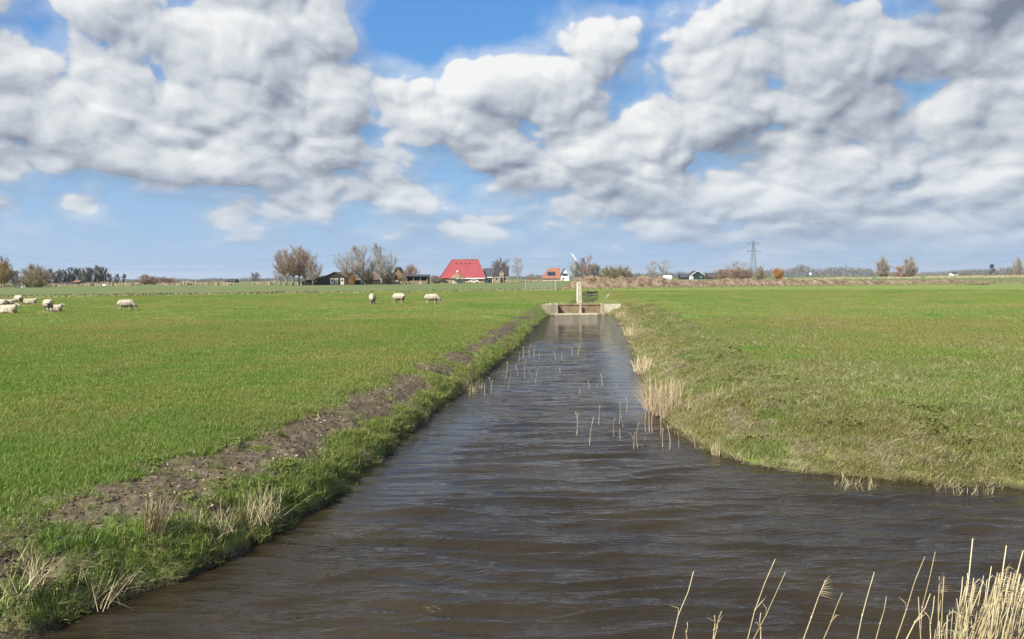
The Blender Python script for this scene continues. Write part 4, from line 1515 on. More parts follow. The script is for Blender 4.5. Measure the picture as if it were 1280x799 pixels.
SHEEP = {}
for pose in ('grazing', 'standing', 'turned', 'lying'):
    pr, cl, wo_ = sheep_mesh(pose)
    for dk in ('pale', 'dark'):
        if pose in ('standing',) and dk == 'pale':
            continue
        if dk == 'dark' and pose in ('lying', ):
            continue
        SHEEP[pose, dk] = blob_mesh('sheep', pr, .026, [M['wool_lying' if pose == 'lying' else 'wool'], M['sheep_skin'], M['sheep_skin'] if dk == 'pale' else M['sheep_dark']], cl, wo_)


def sheep(px, py, pose, dk, rz, label, s=1.0):
    p = on_plane(px, py, 0.0)
    z = float(terrain(np.array([p.x]), np.array([p.y]))[0][0])
    o = link(bpy.data.objects.new('sheep', SHEEP[pose, dk]))
    o.location = (p.x, p.y, z - .03); o.rotation_euler = (0, 0, rz); o.scale = (s, s, s)
    tag(o, label, 'sheep', 'sheep grazing and resting in the left meadow')


sheep(158, 388.6, 'grazing', 'pale', .05, 'white sheep grazing alone with head down to the right, tail to the left', .95)
sheep(61, 390, 'turned', 'dark', -.75, 'large sheep seen partly from the front with shaded dark front, another lying close behind', 1.05)
sheep(68.5, 389.0, 'lying', 'pale', .0, 'sheep lying half hidden behind the large standing one, head to the right', .92)
sheep(24, 380.3, 'turned', 'dark', -.6, 'standing sheep with dark front, highest of the far left group', 1.05)
sheep(38, 379.6, 'lying', 'pale', .1, 'sheep lying just right of the dark-fronted standing one', 1.0)
sheep(2, 380.4, 'lying', 'pale', 2.9, 'sheep lying at the very left edge, cut off by the frame', 1.0)
sheep(10, 380.2, 'lying', 'pale', .3, 'sheep lying between the cut-off one and the dark-fronted standing one', .95)
sheep(10.5, 391.4, 'lying', 'pale', -.15, 'sheep lying nearest in the far left group, head raised to the right', 1.12)
sheep(465.5, 381.2, 'grazing', 'dark', -1.45, 'sheep facing the camera with its head down, left of the three in the middle', 1.05)
sheep(499, 379.2, 'turned', 'dark', -.55, 'dark-faced sheep turned towards the camera, middle one of the three', 1.05)
sheep(540, 379.6, 'grazing', 'pale', -.12, 'sheep grazing to the right, right one of the three in the middle', 1.0)

# ------------------------------------------------------------------ buildings
def gable(mb, x0, x1, y0, y1, z0, zr, along='x', over=0.3, th=0.16):
    """two sloping roof slabs; ridge along x or y; returns the mesh builder"""
    if along == 'x':
        ym = (y0 + y1) / 2
        sl = (zr - z0) / (ym - y0)
        for s, ye in ((-1, y0 - over), (1, y1 + over)):
            ze = z0 - over * sl
            a = [(x0 - over, ye, ze), (x1 + over, ye, ze), (x1 + over, ym, zr), (x0 - over, ym, zr)]
            up = [(p[0], p[1], p[2] + th) for p in a]
            if s < 0:
                mb.hull8(a + up)
            else:
                mb.hull8([a[1], a[0], a[3], a[2]] + [up[1], up[0], up[3], up[2]])
    else:
        xm = (x0 + x1) / 2
        sl = (zr - z0) / (xm - x0)
        for s, xe in ((-1, x0 - over), (1, x1 + over)):
            ze = z0 - over * sl
            a = [(xe, y0 - over, ze), (xm, y0 - over, zr), (xm, y1 + over, zr), (xe, y1 + over, ze)]
            up = [(p[0], p[1], p[2] + th) for p in a]
            if s < 0:
                mb.hull8(a + up)
            else:
                mb.hull8([a[1], a[0], a[3], a[2]] + [up[1], up[0], up[3], up[2]])
    return mb


def gable_wall(mb, x0, x1, y0, y1, z0, z1, zr, along='x'):
    if along == 'x':
        ym = (y0 + y1) / 2
        v = [(x0, y0, z0), (x1, y0, z0), (x1, y1, z0), (x0, y1, z0), (x0, y0, z1), (x1, y0, z1), (x1, y1, z1), (x0, y1, z1), (x0, ym, zr), (x1, ym, zr)]
        f = [(0, 3, 2, 1), (0, 1, 5, 4), (2, 3, 7, 6), (1, 2, 6, 9, 5), (3, 0, 4, 8, 7), (4, 5, 9, 8), (6, 7, 8, 9)]
    else:
        xm = (x0 + x1) / 2
        v = [(x0, y0, z0), (x1, y0, z0), (x1, y1, z0), (x0, y1, z0), (x0, y0, z1), (x1, y0, z1), (x1, y1, z1), (x0, y1, z1), (xm, y0, zr), (xm, y1, zr)]
        f = [(0, 3, 2, 1), (0, 1, 5, 8, 4), (2, 3, 7, 9, 6), (1, 2, 6, 5), (3, 0, 4, 7), (5, 6, 9, 8), (4, 8, 9, 7)]
    return mb.add(v, f)


def window(parent, x0, x1, z0, z1, y, frame=True):
    """window in a wall facing the camera (-y): frame proud of the wall, pane a little behind it"""
    w = MB()
    t = .09
    w.box(x0, x1, y - .06, y - .003, z0, z0 + t).box(x0, x1, y - .06, y - .003, z1 - t, z1)
    w.box(x0, x0 + t, y - .06, y - .003, z0 + t, z1 - t).box(x1 - t, x1, y - .06, y - .003, z0 + t, z1 - t)
    f = w.build('window', M['white_paint'], parent)
    MB().box(x0 + t, x1 - t, y - .03, y - .004, z0 + t, z1 - t).build('pane', M['glass'], f)
    return f


def px2x(px, Y, cx):
    return (px - 640) / F * Y * 1.0 - cx


def setup(name, px, Y, label, cat='building', group=None, rz=0.0):
    p = stand(px, Y)
    z = float(terrain(np.array([p.x]), np.array([p.y]))[0][0])
    e = empty(name, (p.x, p.y, z - .05), rz)
    tag(e, label, cat, group)
    return e, Y / F


# large Frisian farmhouse with the red roof
def farmhouse():
    Y = 300.0
    B, s = setup('farmhouse', 577, Y, 'large farmhouse with a steep bright red hipped roof')
    xl, xr = (549 - 577) * s, (607 - 577) * s            # 17.5 m long
    D = 15.0
    hw = 2.3
    MB().box(xl + .4, xr - .4, .5, D - .5, 0, hw).build('wall', M['brick'], B)
    zr = (356.5 - 326.5) * s * 1.0
    rl, rr = (563.5 - 577) * s, (597 - 577) * s
    ym = D * .5
    e = [(xl, 0, hw - .3), (xr, 0, hw - .3), (xr, D, hw - .3), (xl, D, hw - .3)]
    r = [(rl, ym, zr), (rr, ym, zr)]

    def slab(pts, mat, nm, th=.22):
        pts = [Vector(p) for p in pts]
        nrm = (pts[1] - pts[0]).cross(pts[2] - pts[0]).normalized()
        if nrm.z < 0:
            nrm = -nrm
        n = len(pts)
        vs_ = [p - nrm * th for p in pts] + pts
        fs = [tuple(range(n - 1, -1, -1)), tuple(range(n, 2 * n))] + [(i, (i + 1) % n, n + (i + 1) % n, n + i) for i in range(n)]
        return MB().add(vs_, fs).build(nm, mat, B)
    fr = slab([e[0], e[1], r[1], r[0]], M['roof_red'], 'red_roof_face')
    slab([e[2], e[3], r[0], r[1]], M['roof_red'], 'rear_roof_face')
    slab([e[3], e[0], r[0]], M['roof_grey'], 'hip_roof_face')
    slab([e[1], e[2], r[1]], M['roof_dark'], 'hip_roof_face')  # right hip: its shade is put into a darker roof colour
    # pale ridge and hip boards
    for a, b in ((r[0], r[1]), (e[0], r[0]), (e[1], r[1])):
        MB().bar(Vector(a) + Vector((0, -.05, .12)), Vector(b) + Vector((0, -.05, .05)), .09, None, 5).build('ridge_board', M['thatch'], B)
    MB().box(-2.2, xr - .3, -.25, -.06, hw - .62, hw - .28).build('gutter', M['white_paint'], B)
    # small vents high in the roof
    for k in range(4):
        t = .18
        x = rl + (rr - rl) * (.17 + .17 * k)
        z = zr * .83; y = ym * ((z - hw + .3) / (zr - hw + .3))
        MB().box(x - .22, x + .22, y - .30, y + .1, z - .15, z + .22).build('roof_vent', M['roof_dark'], B)
    for x0, x1 in ((-1.5, -.4), (1.4, 2.5), (4.2, 5.3)):
        window(B, x0, x1, .8, 1.75, .5)
    MB().box(-3.4, -2.3, .40, .495, 0, 1.9).build('door', M['dark_timber'], B)
    # the neck and the front house to the right
    nx0, nx1 = (607.3 - 577) * s, (616 - 577) * s
    MB().box(nx0 - .8, nx1, 2.5, 9, 0, 2.35).build('neck_wall', M['cream_wall'], B)
    gable(MB(), nx0 - .8, nx1 - .35, 2.5, 9, 2.4, 5.6, 'x', .3).build('neck_roof', M['roof_slate'], B)
    MB().box(nx0, nx1 - .1, 2.12, 2.3, 2.05, 2.35).build('neck_gutter', M['white_paint'], B)
    MB().box(nx0 + 1.0, nx0 + 2.3, 2.42, 2.495, 0, 1.9).build('barn_door', M['dark_timber'], B)
    window(B, nx0 + .1, nx0 + .85, .9, 1.8, 2.5)
    hx0, hx1 = (617.5 - 577) * s, (635 - 577) * s
    gable_wall(MB(), hx0, hx1, 1.0, 8.5, 0, 3.0, 5.9).build('front_house_wall', M['brick'], B)
    rf = gable(MB(), hx0, hx1, 1.0, 8.5, 3.0, 6.1, 'x', .3).build('front_house_roof', M['roof_dark'], B)
    MB().box(hx1 - 1.0, hx1 - .4, 4.3, 5.0, 5.4, 7.0).build('chimney', M['red_brick'], rf)
    mx = (hx0 + hx1) / 2 + .2
    gable_wall(MB(), mx - .85, mx + .85, .45, 3.2, 0, 3.6, 4.4, 'y').build('dormer_wall', M['brick'], B)
    gable(MB(), mx - .85, mx + .85, .45, 3.2, 3.6, 4.45, 'y', .15, .1).build('dormer_roof', M['white_paint'], B)
    window(B, mx - .45, mx + .45, 2.3, 3.3, .45)
    MB().box(mx - .5, mx + .5, .36, .445, 0, 1.95).build('front_door', M['dark_timber'], B)
    for x0 in (hx0 + .35, hx1 - 1.6):
        window(B, x0, x0 + 1.2, .9, 2.3, 1.0)


farmhouse()


# little hay barn / garden house with a pointed thatched roof and white ball finial
def hay_hut():
    B, s = setup('thatched_hut', 572, 292.0, 'small brown thatched hut with pointed roof and white finial before the red roof', 'hut')
    R = 10.5 * s
    z0, z1 = 1.9, (354.4 - 340.5) * s
    n = 8
    vs_ = [(R * math.cos(2 * math.pi * (i + .5) / n), R * math.sin(2 * math.pi * (i + .5) / n), z0) for i in range(n)] + [(0, 0, z1), (0, 0, z0 - .05)]
    fs = [(i, (i + 1) % n, n) for i in range(n)] + [((i + 1) % n, i, n + 1) for i in range(n)]
    rf = MB().add(vs_, fs).build('roof', M['thatch'], B)
    mb = MB()
    bm = bmesh.new(); bmesh.ops.create_uvsphere(bm, u_segments=10, v_segments=8, radius=.42)
    mb.add([(v.co.x, v.co.y, v.co.z + z1 + .25) for v in bm.verts], [tuple(v.index for v in f.verts) for f in bm.faces]); bm.free()
    mb.build('finial', M['white_paint'], rf, True)
    for i in range(n):
        a = 2 * math.pi * (i + .5) / n
        MB().bar((R * .82 * math.cos(a), R * .82 * math.sin(a), 0), (R * .82 * math.cos(a), R * .82 * math.sin(a), z0 + .15), .13, None, 6).build('post', M['timber'], B)
    MB().box(-1.9, 1.9, -1.2, 1.9, 0, 1.7).build('wall', M['cream_wall'], B)
    MB().box(.4, 1.4, -1.26, -1.203, 0, 1.5).build('door', M['dark_timber'], B)


hay_hut()


def left_barn():
    Y = 262.0
    B, s = setup('barn', 407, Y, 'low wide barn with a weathered brown roof and white doors, behind trees', 'barn')
    x0, x1 = (374 - 407) * s, (441 - 407) * s
    # lean-to on the left, gabled main part facing us on the right
    gx0, gx1 = (396 - 407) * s, (441 - 407) * s
    zr = (356.5 - 340.5) * s
    gable_wall(MB(), gx0, gx1, 0, 18, 0, 1.6, zr, 'y').build('wall', M['dark_timber'], B)
    gable(MB(), gx0, gx1, 0, 18, 1.6, zr, 'y', .4, .18).build('roof', M['roof_brown'], B)
    mb = MB()
    a = [(x0, 1.0, 1.0), (gx0 + 3.2, 1.0, zr - 1.15), (gx0 + 3.2, 17, zr - 1.15), (x0, 17, 1.0)]
    mb.hull8(a + [(p[0], p[1], p[2] + .18) for p in a])
    mb.build('lean_to_roof', M['roof_brown'], B)
    MB().box(x0 + .5, gx0 - .02, 1.5, 16.5, 0, 1.15).build('lean_to_wall', M['dark_timber'], B)
    for k, (a, b) in enumerate(((413, 417.5), (418.2, 422.8), (425.5, 430))):
        d = MB().box((a - 407) * s, (b - 407) * s, -.10, -.003, .1, 2.3).build('door', M['cream_wall'], B)
        if k != 1:
            MB().box((a - 407) * s + .3, (b - 407) * s - .3, -.14, -.103, 1.2, 1.9).build('pane', M['glass'], d)


left_barn()


def middle_barn():
    Y = 268.0
    B, s = setup('barn', 476, Y, 'brown-roofed barn with a pointed gable behind the three bare trees', 'barn')
    x0, x1 = (446 - 476) * s, (499 - 476) * s
    zr = (356.2 - 342.5) * s
    MB().box(x0 + .3, x1 - .3, .4, 10, 0, 1.7).build('wall', M['dark_timber'], B)
    gable(MB(), x0, x1 - 2.2, .4, 10, 1.7, zr, 'x', .3, .18).build('roof', M['roof_brown'], B)
    gx0, gx1 = (482 - 476) * s, (500 - 476) * s
    g2 = (356.2 - 334.5) * s
    gable_wall(MB(), gx0, gx1, 10.5, 20, 0, 2.4, g2, 'y').build('gable_wall', M['thatch'], B)
    gable(MB(), gx0, gx1, 10.5, 20, 2.4, g2, 'y', .4, .2).build('gable_roof', M['roof_brown'], B)
    MB().box(x0 + 2, x0 + 5, .31, .395, 0, 1.4).build('door', M['roof_brown'], B)
    MB().box(gx0 + .4, gx1 - .5, .30, .396, .9, 1.5).build('pale_board', M['timber'], B)


middle_barn()


def dark_shed():
    B, s = setup('shed', 520, 266.0, 'open-fronted black shed with a flat dark roof left of the farmhouse', 'shed')
    x0, x1 = (507 - 520) * s, (535 - 520) * s
    h = (356 - 344) * s
    MB().box(x0, x1, 4.6, 4.8, 0, h - .6).build('rear_wall', M['dark_timber'], B)
    for x in (x0, x1 - .18):
        MB().box(x, x + .18, .3, 4.595, 0, h - .6).build('side_wall', M['dark_timber'], B)
    a = [(x0 - .3, -.2, h - .55), (x1 + .3, -.2, h - .75), (x1 + .3, 5.2, h - .2), (x0 - .3, 5.2, h)]
    MB().hull8(a + [(p[0], p[1], p[2] + .2) for p in a]).build('roof', M['roof_slate'], B)
    for k in range(4):
        x = x0 + .3 + (x1 - x0 - .6) * k / 3
        MB().box(x - .1, x + .1, .3, .5, 0, h - .62).build('post', M['timber'], B)
    MB().box(x0 + 1.0, x0 + 3.4, 1.2, 4.5, 0, 1.2).build('stored_box', M['red_brick'], B)


dark_shed()


def orange_house():
    Y = 420.0
    B, s = setup('house', 694, Y, 'house with an orange tiled roof, dark solar panels and a white gable', 'house', None, .0)
    x0, x1 = (677 - 694) * s, (701 - 694) * s
    zr = (351.6 - 335.5) * s
    MB().box(x0 + .6, x1, 1.0, 9, 0, 1.8).build('wall', M['cream_wall'], B)
    # long orange slope facing us, hipped on the left
    a = [(x0, .4, 1.3), (x1, .4, 1.3), (x1, 5.2, zr), (x0 + 4.4, 5.2, zr)]
    MB().hull8(a + [(p[0], p[1] - .05, p[2] + .2) for p in a]).build('roof', M['roof_orange'], B)
    a = [(x1, 9.8, 1.3), (x0, 9.8, 1.3), (x0 + 4.4, 5.25, zr), (x1, 5.25, zr)]
    MB().hull8(a + [(p[0], p[1] + .05, p[2] + .2) for p in a]).build('rear_roof', M['roof_orange'], B)
    a = [(x0, 9.6, 1.3), (x0, .6, 1.3), (x0 + 4.35, 5.2, zr), (x0 + 4.3, 5.24, zr)]
    MB().hull8(a + [(p[0] - .1, p[1], p[2] + .15) for p in a]).build('hip_roof', M['roof_orange'], B)
    # solar panels on the slope
    sl = (zr - 1.3) / 4.8
    for k in range(4):
        xx = (684.5 - 694) * s + k * 1.12
        y0, y1 = 1.5, 3.3
        z0, z1 = 1.3 + (y0 - .4) * sl + .30, 1.3 + (y1 - .4) * sl + .30
        b = [(xx, y0, z0), (xx + 1.05, y0, z0), (xx + 1.05, y1, z1), (xx, y1, z1)]
        MB().hull8(b + [(p[0], p[1] - .05, p[2] + .06) for p in b]).build('solar_panel', M['solar'], B)
    # white gabled wing on the right
    gx0, gx1 = (701 - 694) * s + .02, (711 - 694) * s
    gable_wall(MB(), gx0, gx1, -1.5, 9, 0, 3.0, zr - .4, 'y').build('gable_wall', M['white_paint'], B)
    gable(MB(), gx0, gx1, -1.5, 9, 3.0, zr - .35, 'y', .25, .18).build('gable_roof', M['roof_slate'], B)
    window(B, gx0 + .6, gx1 - .6, 2.6, 4.2, -1.5)
    window(B, gx0 + .6, gx0 + 1.8, .7, 1.9, -1.5)


orange_house()


def small_gable(name, px, Y, wpx, hpx, label, wall, roof, trim=None, depth=9.0, cat='building', wallf=.5, rz=0.0, along='y', base=None):
    B, s = setup(name, px, Y, label, cat, None, rz)
    hw = wpx * s / 2; zr = hpx * s
    gable_wall(MB(), -hw, hw, 0, depth, 0, zr * wallf, zr, along).build('wall', M[wall], B)
    gable(MB(), -hw, hw, 0, depth, zr * wallf, zr + .03, along, .35, .18).build('roof', M[roof], B)
    if trim and along == 'y':
        for s_ in (-1, 1):
            sl = zr * (1 - wallf) / hw
            MB().bar((s_ * (hw + .3), -.42, zr * wallf - .3 * sl + .1), (0, -.42, zr + .12), .16, None, 4).build('verge_board', M[trim], B)
    if wallf * zr > 1.9:
        MB().box(-.6, .6, -.08, -.003, 0, min(2.0, wallf * zr)).build('door', M['dark_timber'] if wall != 'dark_timber' else M['timber'], B)
        window(B, hw * .35, hw * .35 + 1.0, wallf * zr * .45, wallf * zr * .85, 0)
    return B


small_gable('barn', 872, 470.0, 17, 10.5, 'dark green gabled barn with white verge boards left of the pylon', 'green_boards', 'roof_slate', 'white_paint', 14, 'barn', .45)
small_gable('shed', 856, 476.0, 9, 7.0, 'low slate-roofed shed against the left side of the green barn', 'dark_timber', 'roof_slate', None, 8, 'shed', .4, 0, 'x')
small_gable('shed', 890, 478.0, 10, 7.5, 'dark low shed right of the green barn', 'dark_timber', 'roof_slate', None, 8, 'shed', .5, 0, 'x')
small_gable('cottage', 835, 520.0, 9.5, 4.6, 'low white cottage with pale roof beside two bare trees', 'white_paint', 'white_paint', None, 7, 'cottage', .5, 0, 'x')
small_gable('barn', 911, 640.0, 14, 11, 'dark barn half hidden by shrubs left of the pylon foot', 'dark_timber', 'roof_slate', None, 12, 'barn', .5, 0, 'x')
small_gable('house', 93, 330.0, 6, 6.5, 'small house with an orange roof among the trees at far left', 'white_paint', 'roof_orange', None, 6, 'house', .5, 0, 'x')
small_gable('barn', 79, 326.0, 22, 4.6, 'long low black barn under the row of trees at far left', 'dark_timber', 'roof_dark', None, 8, 'barn', .5, 0, 'x')
small_gable('barn', 288, 620.0, 12, 4.6, 'far dark roofed barn on the horizon left of the big trees', 'dark_timber', 'roof_dark', None, 8, 'barn', .5, 0, 'x')
small_gable('house', 664, 500.0, 10, 5.5, 'low reddish brick house left of the orange-roofed one', 'red_brick', 'roof_brown', None, 7, 'house', .5, 0, 'x')
small_gable('house', 1194, 900.0, 6, 4, 'tiny white house on the far horizon at right', 'white_paint', 'roof_dark', None, 8, 'house', .6, 0, 'x')


def cabin(px, Y, wpx, hpx, label, name='cabin', cat='cabin'):
    B, s = setup(name, px, Y, label, cat)
    hw = wpx * s / 2; h = hpx * s
    MB().box(-hw, hw, 0, hw * 2, 0, h).build('wall', M['white_paint'], B)
    MB().box(-hw - .08, hw + .08, -.08, hw * 2 + .08, h, h + .12).build('roof', M['galv'], B)
    MB().box(-hw * .5, hw * .1, -.05, -.003, 0, h * .8).build('door', M['galv'], B)


cabin(29, 262.0, 5.4, 5.6, 'small white cabin at the edge of the trees, far left')
cabin(21, 264.0, 3.0, 3.0, 'tiny white box left of the small white cabin')
cabin(864.5, 452.0, 4, 4.2, 'white cabin standing in front of the green barn')


def car(px, Y, label, body):
    B, s = setup('parked_car', px, Y, label, 'car')
    L, Wd = 4.3, 1.75
    prof = [(-L / 2, .35), (-L / 2, .85), (-L * .30, .98), (-L * .16, 1.45), (L * .22, 1.45), (L * .40, .95), (L / 2, .82), (L / 2, .35)]
    n = len(prof)
    vs_ = [(x, -Wd / 2, z) for x, z in prof] + [(x, Wd / 2, z) for x, z in prof]
    MB().add(vs_, [tuple(range(n)), tuple(range(2 * n - 1, n - 1, -1))] + [((i + 1) % n, i, n + i, n + (i + 1) % n) for i in range(n)]).build('body', body, B, bevel=.06)
    MB().box(-L * .17, L * .24, -Wd / 2 - .01, -Wd / 2 + .03, 1.0, 1.36).build('side_window', M['glass'], B)
    for x in (-1.3, 1.3):
        for y in (-Wd / 2 + .05, Wd / 2 - .05):
            MB().bar((x, y - .1, .32), (x, y + .1, .32), .32, None, 12).build('wheel', M['dark_timber'], B)


car(553, 290.0, 'dark parked car at the left end of the red farmhouse', M['dark_timber'])
car(592, 290.0, 'pale parked car before the red farmhouse, right of the hut', M['cream_wall'])

# ------------------------------------------------------------------ bare early-spring trees
def bark(name, c0, c1):
    return mottled(name, c0, c1, 3.0, .95, .1, .4, .02)


M['bark'] = bark('grey_bark', (.22, .19, .15), (.32, .28, .22))
M['twig_brown'] = bark('brown_twigs', (.25, .17, .115), (.35, .25, .175))
M['twig_grey'] = bark('grey_twigs', (.27, .225, .18), (.38, .33, .27))
M['twig_orange'] = bark('orange_twigs', (.36, .17, .055), (.50, .26, .09))
M['twig_gold'] = bark('golden_twigs', (.27, .19, .06), (.38, .28, .10))
M['twig_olive'] = bark('olive_twigs', (.20, .165, .085), (.29, .25, .14))
M['twig_dark'] = bark('dark_twigs', (.12, .11, .09), (.19, .175, .145))
M['twig_red'] = bark('reddish_twigs', (.25, .165, .115), (.34, .235, .165))
M['leaf_dark'] = bark('evergreen_needles', (.018, .032, .016), (.035, .055, .026))


def tree_parts(seed, H, spread, trunk_r, clear, nlimb, up, twigs, twl, tww, lean=0.0, stems=1, peak=.55):
    """a trunk with limbs that fork out to points spread through a rounded crown, and fine twigs at their ends"""
    rs_ = np.random.default_rng(seed)
    tr = MB(); cr = MB()
    Q = []; DQ = []
    for st in range(stems):
        many = stems > 1
        ang = st * 2.4 + rs_.uniform(0, 1)
        off = spread * (.55 if many else 0) * (st / max(1, stems - 1)) ** .6
        bx, by = math.cos(ang) * off, math.sin(ang) * off
        Hs = H * (1.0 if st == 0 else rs_.uniform(.70, .97))
        sp = spread * (.62 if many else 1.0)
        z0 = Hs * clear; zc = z0 + (Hs - z0) * (peak if many else .52); rz = Hs - zc; rl = zc - z0
        top = np.array([bx + lean + rs_.normal(0, .02 * H), by + rs_.normal(0, .02 * H), Hs * .97])
        base = np.array([bx * .35, by * .35, -.2])
        tp = [base * (1 - t) + top * t + (np.array([rs_.normal(0, .010 * H), rs_.normal(0, .010 * H), 0]) if 0 < t < 1 else 0) for t in np.linspace(0, 1, 8)]
        tr.tube(tp, [trunk_r * (1 - .9 * i / 7) ** .9 + .008 for i in range(8)], 6)

        def on_trunk(z):
            f = min(6.999, max(0, (z + .2) / (Hs * .97 + .2) * 7)); i = int(f)
            return tp[i] * (1 - f + i) + tp[i + 1] * (f - i)
        for k in range(nlimb):
            a = k * 2.399 + rs_.normal(0, .35)
            # end point on the crown's rounded outline, uneven
            cz = rs_.uniform(-.75, .95)
            q = math.sqrt(max(0, 1 - cz * cz)) * rs_.uniform(.62, 1.08)
            e = np.array([top[0] * .5 + bx * .5 + math.cos(a) * sp * q, by + math.sin(a) * sp * q, zc + cz * (rz if cz > 0 else rl) * rs_.uniform(.85, 1.04)])
            rad = math.hypot(e[0] - bx, e[1] - by)
            za = max(z0 * .8, e[2] - rad * up * rs_.uniform(.8, 1.3) - .08 * H)
            p0 = on_trunk(min(za, Hs * .9))
            mid = p0 * .45 + e * .55 + np.array([math.cos(a), math.sin(a), -.35]) * .08 * np.linalg.norm(e - p0) + rs_.normal(0, .03 * H, 3)
            r0 = trunk_r * max(.12, 1 - .8 * p0[2] / H) * .40 + .010
            cr.tube([p0, mid, e], [r0, r0 * .6, r0 * .2], 4)
            L = np.linalg.norm(e - p0)
            for b in range(7):
                u = .3 + .7 * b / 6
                q0 = p0 * (1 - u) ** 2 + 2 * mid * u * (1 - u) + e * u * u
                dv = rs_.normal(size=3); dv[2] = abs(dv[2]) * up * .8; dv /= np.linalg.norm(dv)
                dv = dv * .8 + (e - p0) / (L + 1e-6) * .6
                e2 = q0 + dv * min(L, sp) * rs_.uniform(.18, .42)
                e2[2] = min(e2[2], Hs * 1.03)
                cr.bar(q0, e2, r0 * .32, r0 * .10, 3)
                Q.append((q0, e2))
        Q.append((tp[-2], tp[-1]))
    A = np.array([q[0] for q in Q]); B = np.array([q[1] for q in Q])
    n = int(twigs)
    i = rs_.integers(0, len(Q), n); u = rs_.uniform(.05, 1.05, n)[:, None]
    p = A[i] * (1 - u) + B[i] * u
    bd = B[i] - A[i]; bd /= (np.linalg.norm(bd, axis=1)[:, None] + 1e-9)
    d = bd * .7 + rs_.normal(0, .55, (n, 3)); d[:, 2] += .25 * up * rs_.uniform(.3, 1.5, n)
    d /= np.linalg.norm(d, axis=1)[:, None]
    l = (twl * rs_.uniform(.4, 1.1, n))[:, None]; ww = (tww * rs_.uniform(.6, 1.2, n))[:, None]
    sd_ = np.cross(d, rs_.normal(size=(n, 3))); sd_ /= (np.linalg.norm(sd_, axis=1)[:, None] + 1e-9)
    p2 = p + d * l * .45
    s2 = rs_.normal(size=(n, 3)); s2 /= np.linalg.norm(s2, axis=1)[:, None]
    TV = np.stack([p - sd_ * ww, p + sd_ * ww, p + d * l, p2 - d * ww, p2 + d * ww, p2 + (d * .6 + s2 * .6) * l * .55], 1).reshape(-1, 3)
    TT = np.arange(len(TV)).reshape(-1, 3)
    return tr, cr, TV, TT


TREE_CACHE = {}


def tree_meshes(key, tw_mat, **kw):
    if key not in TREE_CACHE:
        tr, cr, TV, TT = tree_parts(**kw)
        tm = tr.mesh('trunk', M['bark'], True)
        nv = len(cr.v)
        quads = [f for f in cr.f if len(f) == 4]; tris = [f for f in cr.f if len(f) == 3]
        V = np.vstack([np.array(cr.v).reshape(-1, 3), TV])
        cm = mesh_np('crown', V, [np.array(quads), np.array(list(tris) + [tuple(r) for r in (TT + nv)])], [M[tw_mat]], False)
        TREE_CACHE[key] = (tm, cm)
    return TREE_CACHE[key]


def tree(px, Y, hpx, key, label, sx=1.0, rz=0.0, name='bare_tree', cat='tree', group=None, z=None):
    """a tree of hpx photo pixels height at image column px, Y metres away"""
    k, mt, kw = KINDS[key]
    tm, cm = tree_meshes(key, mt, **kw)
    p = stand(px, Y)
    zz = float(terrain(np.array([p.x]), np.array([p.y]))[0][0])
    e = empty(name, (p.x, p.y, zz - .05), rz)
    s = hpx * Y / F / kw['H']
    e.scale = (s * sx, s * sx, s)
    tag(e, label, cat, group)
    link(bpy.data.objects.new('trunk', tm), e); link(bpy.data.objects.new('crown', cm), e)
    return e


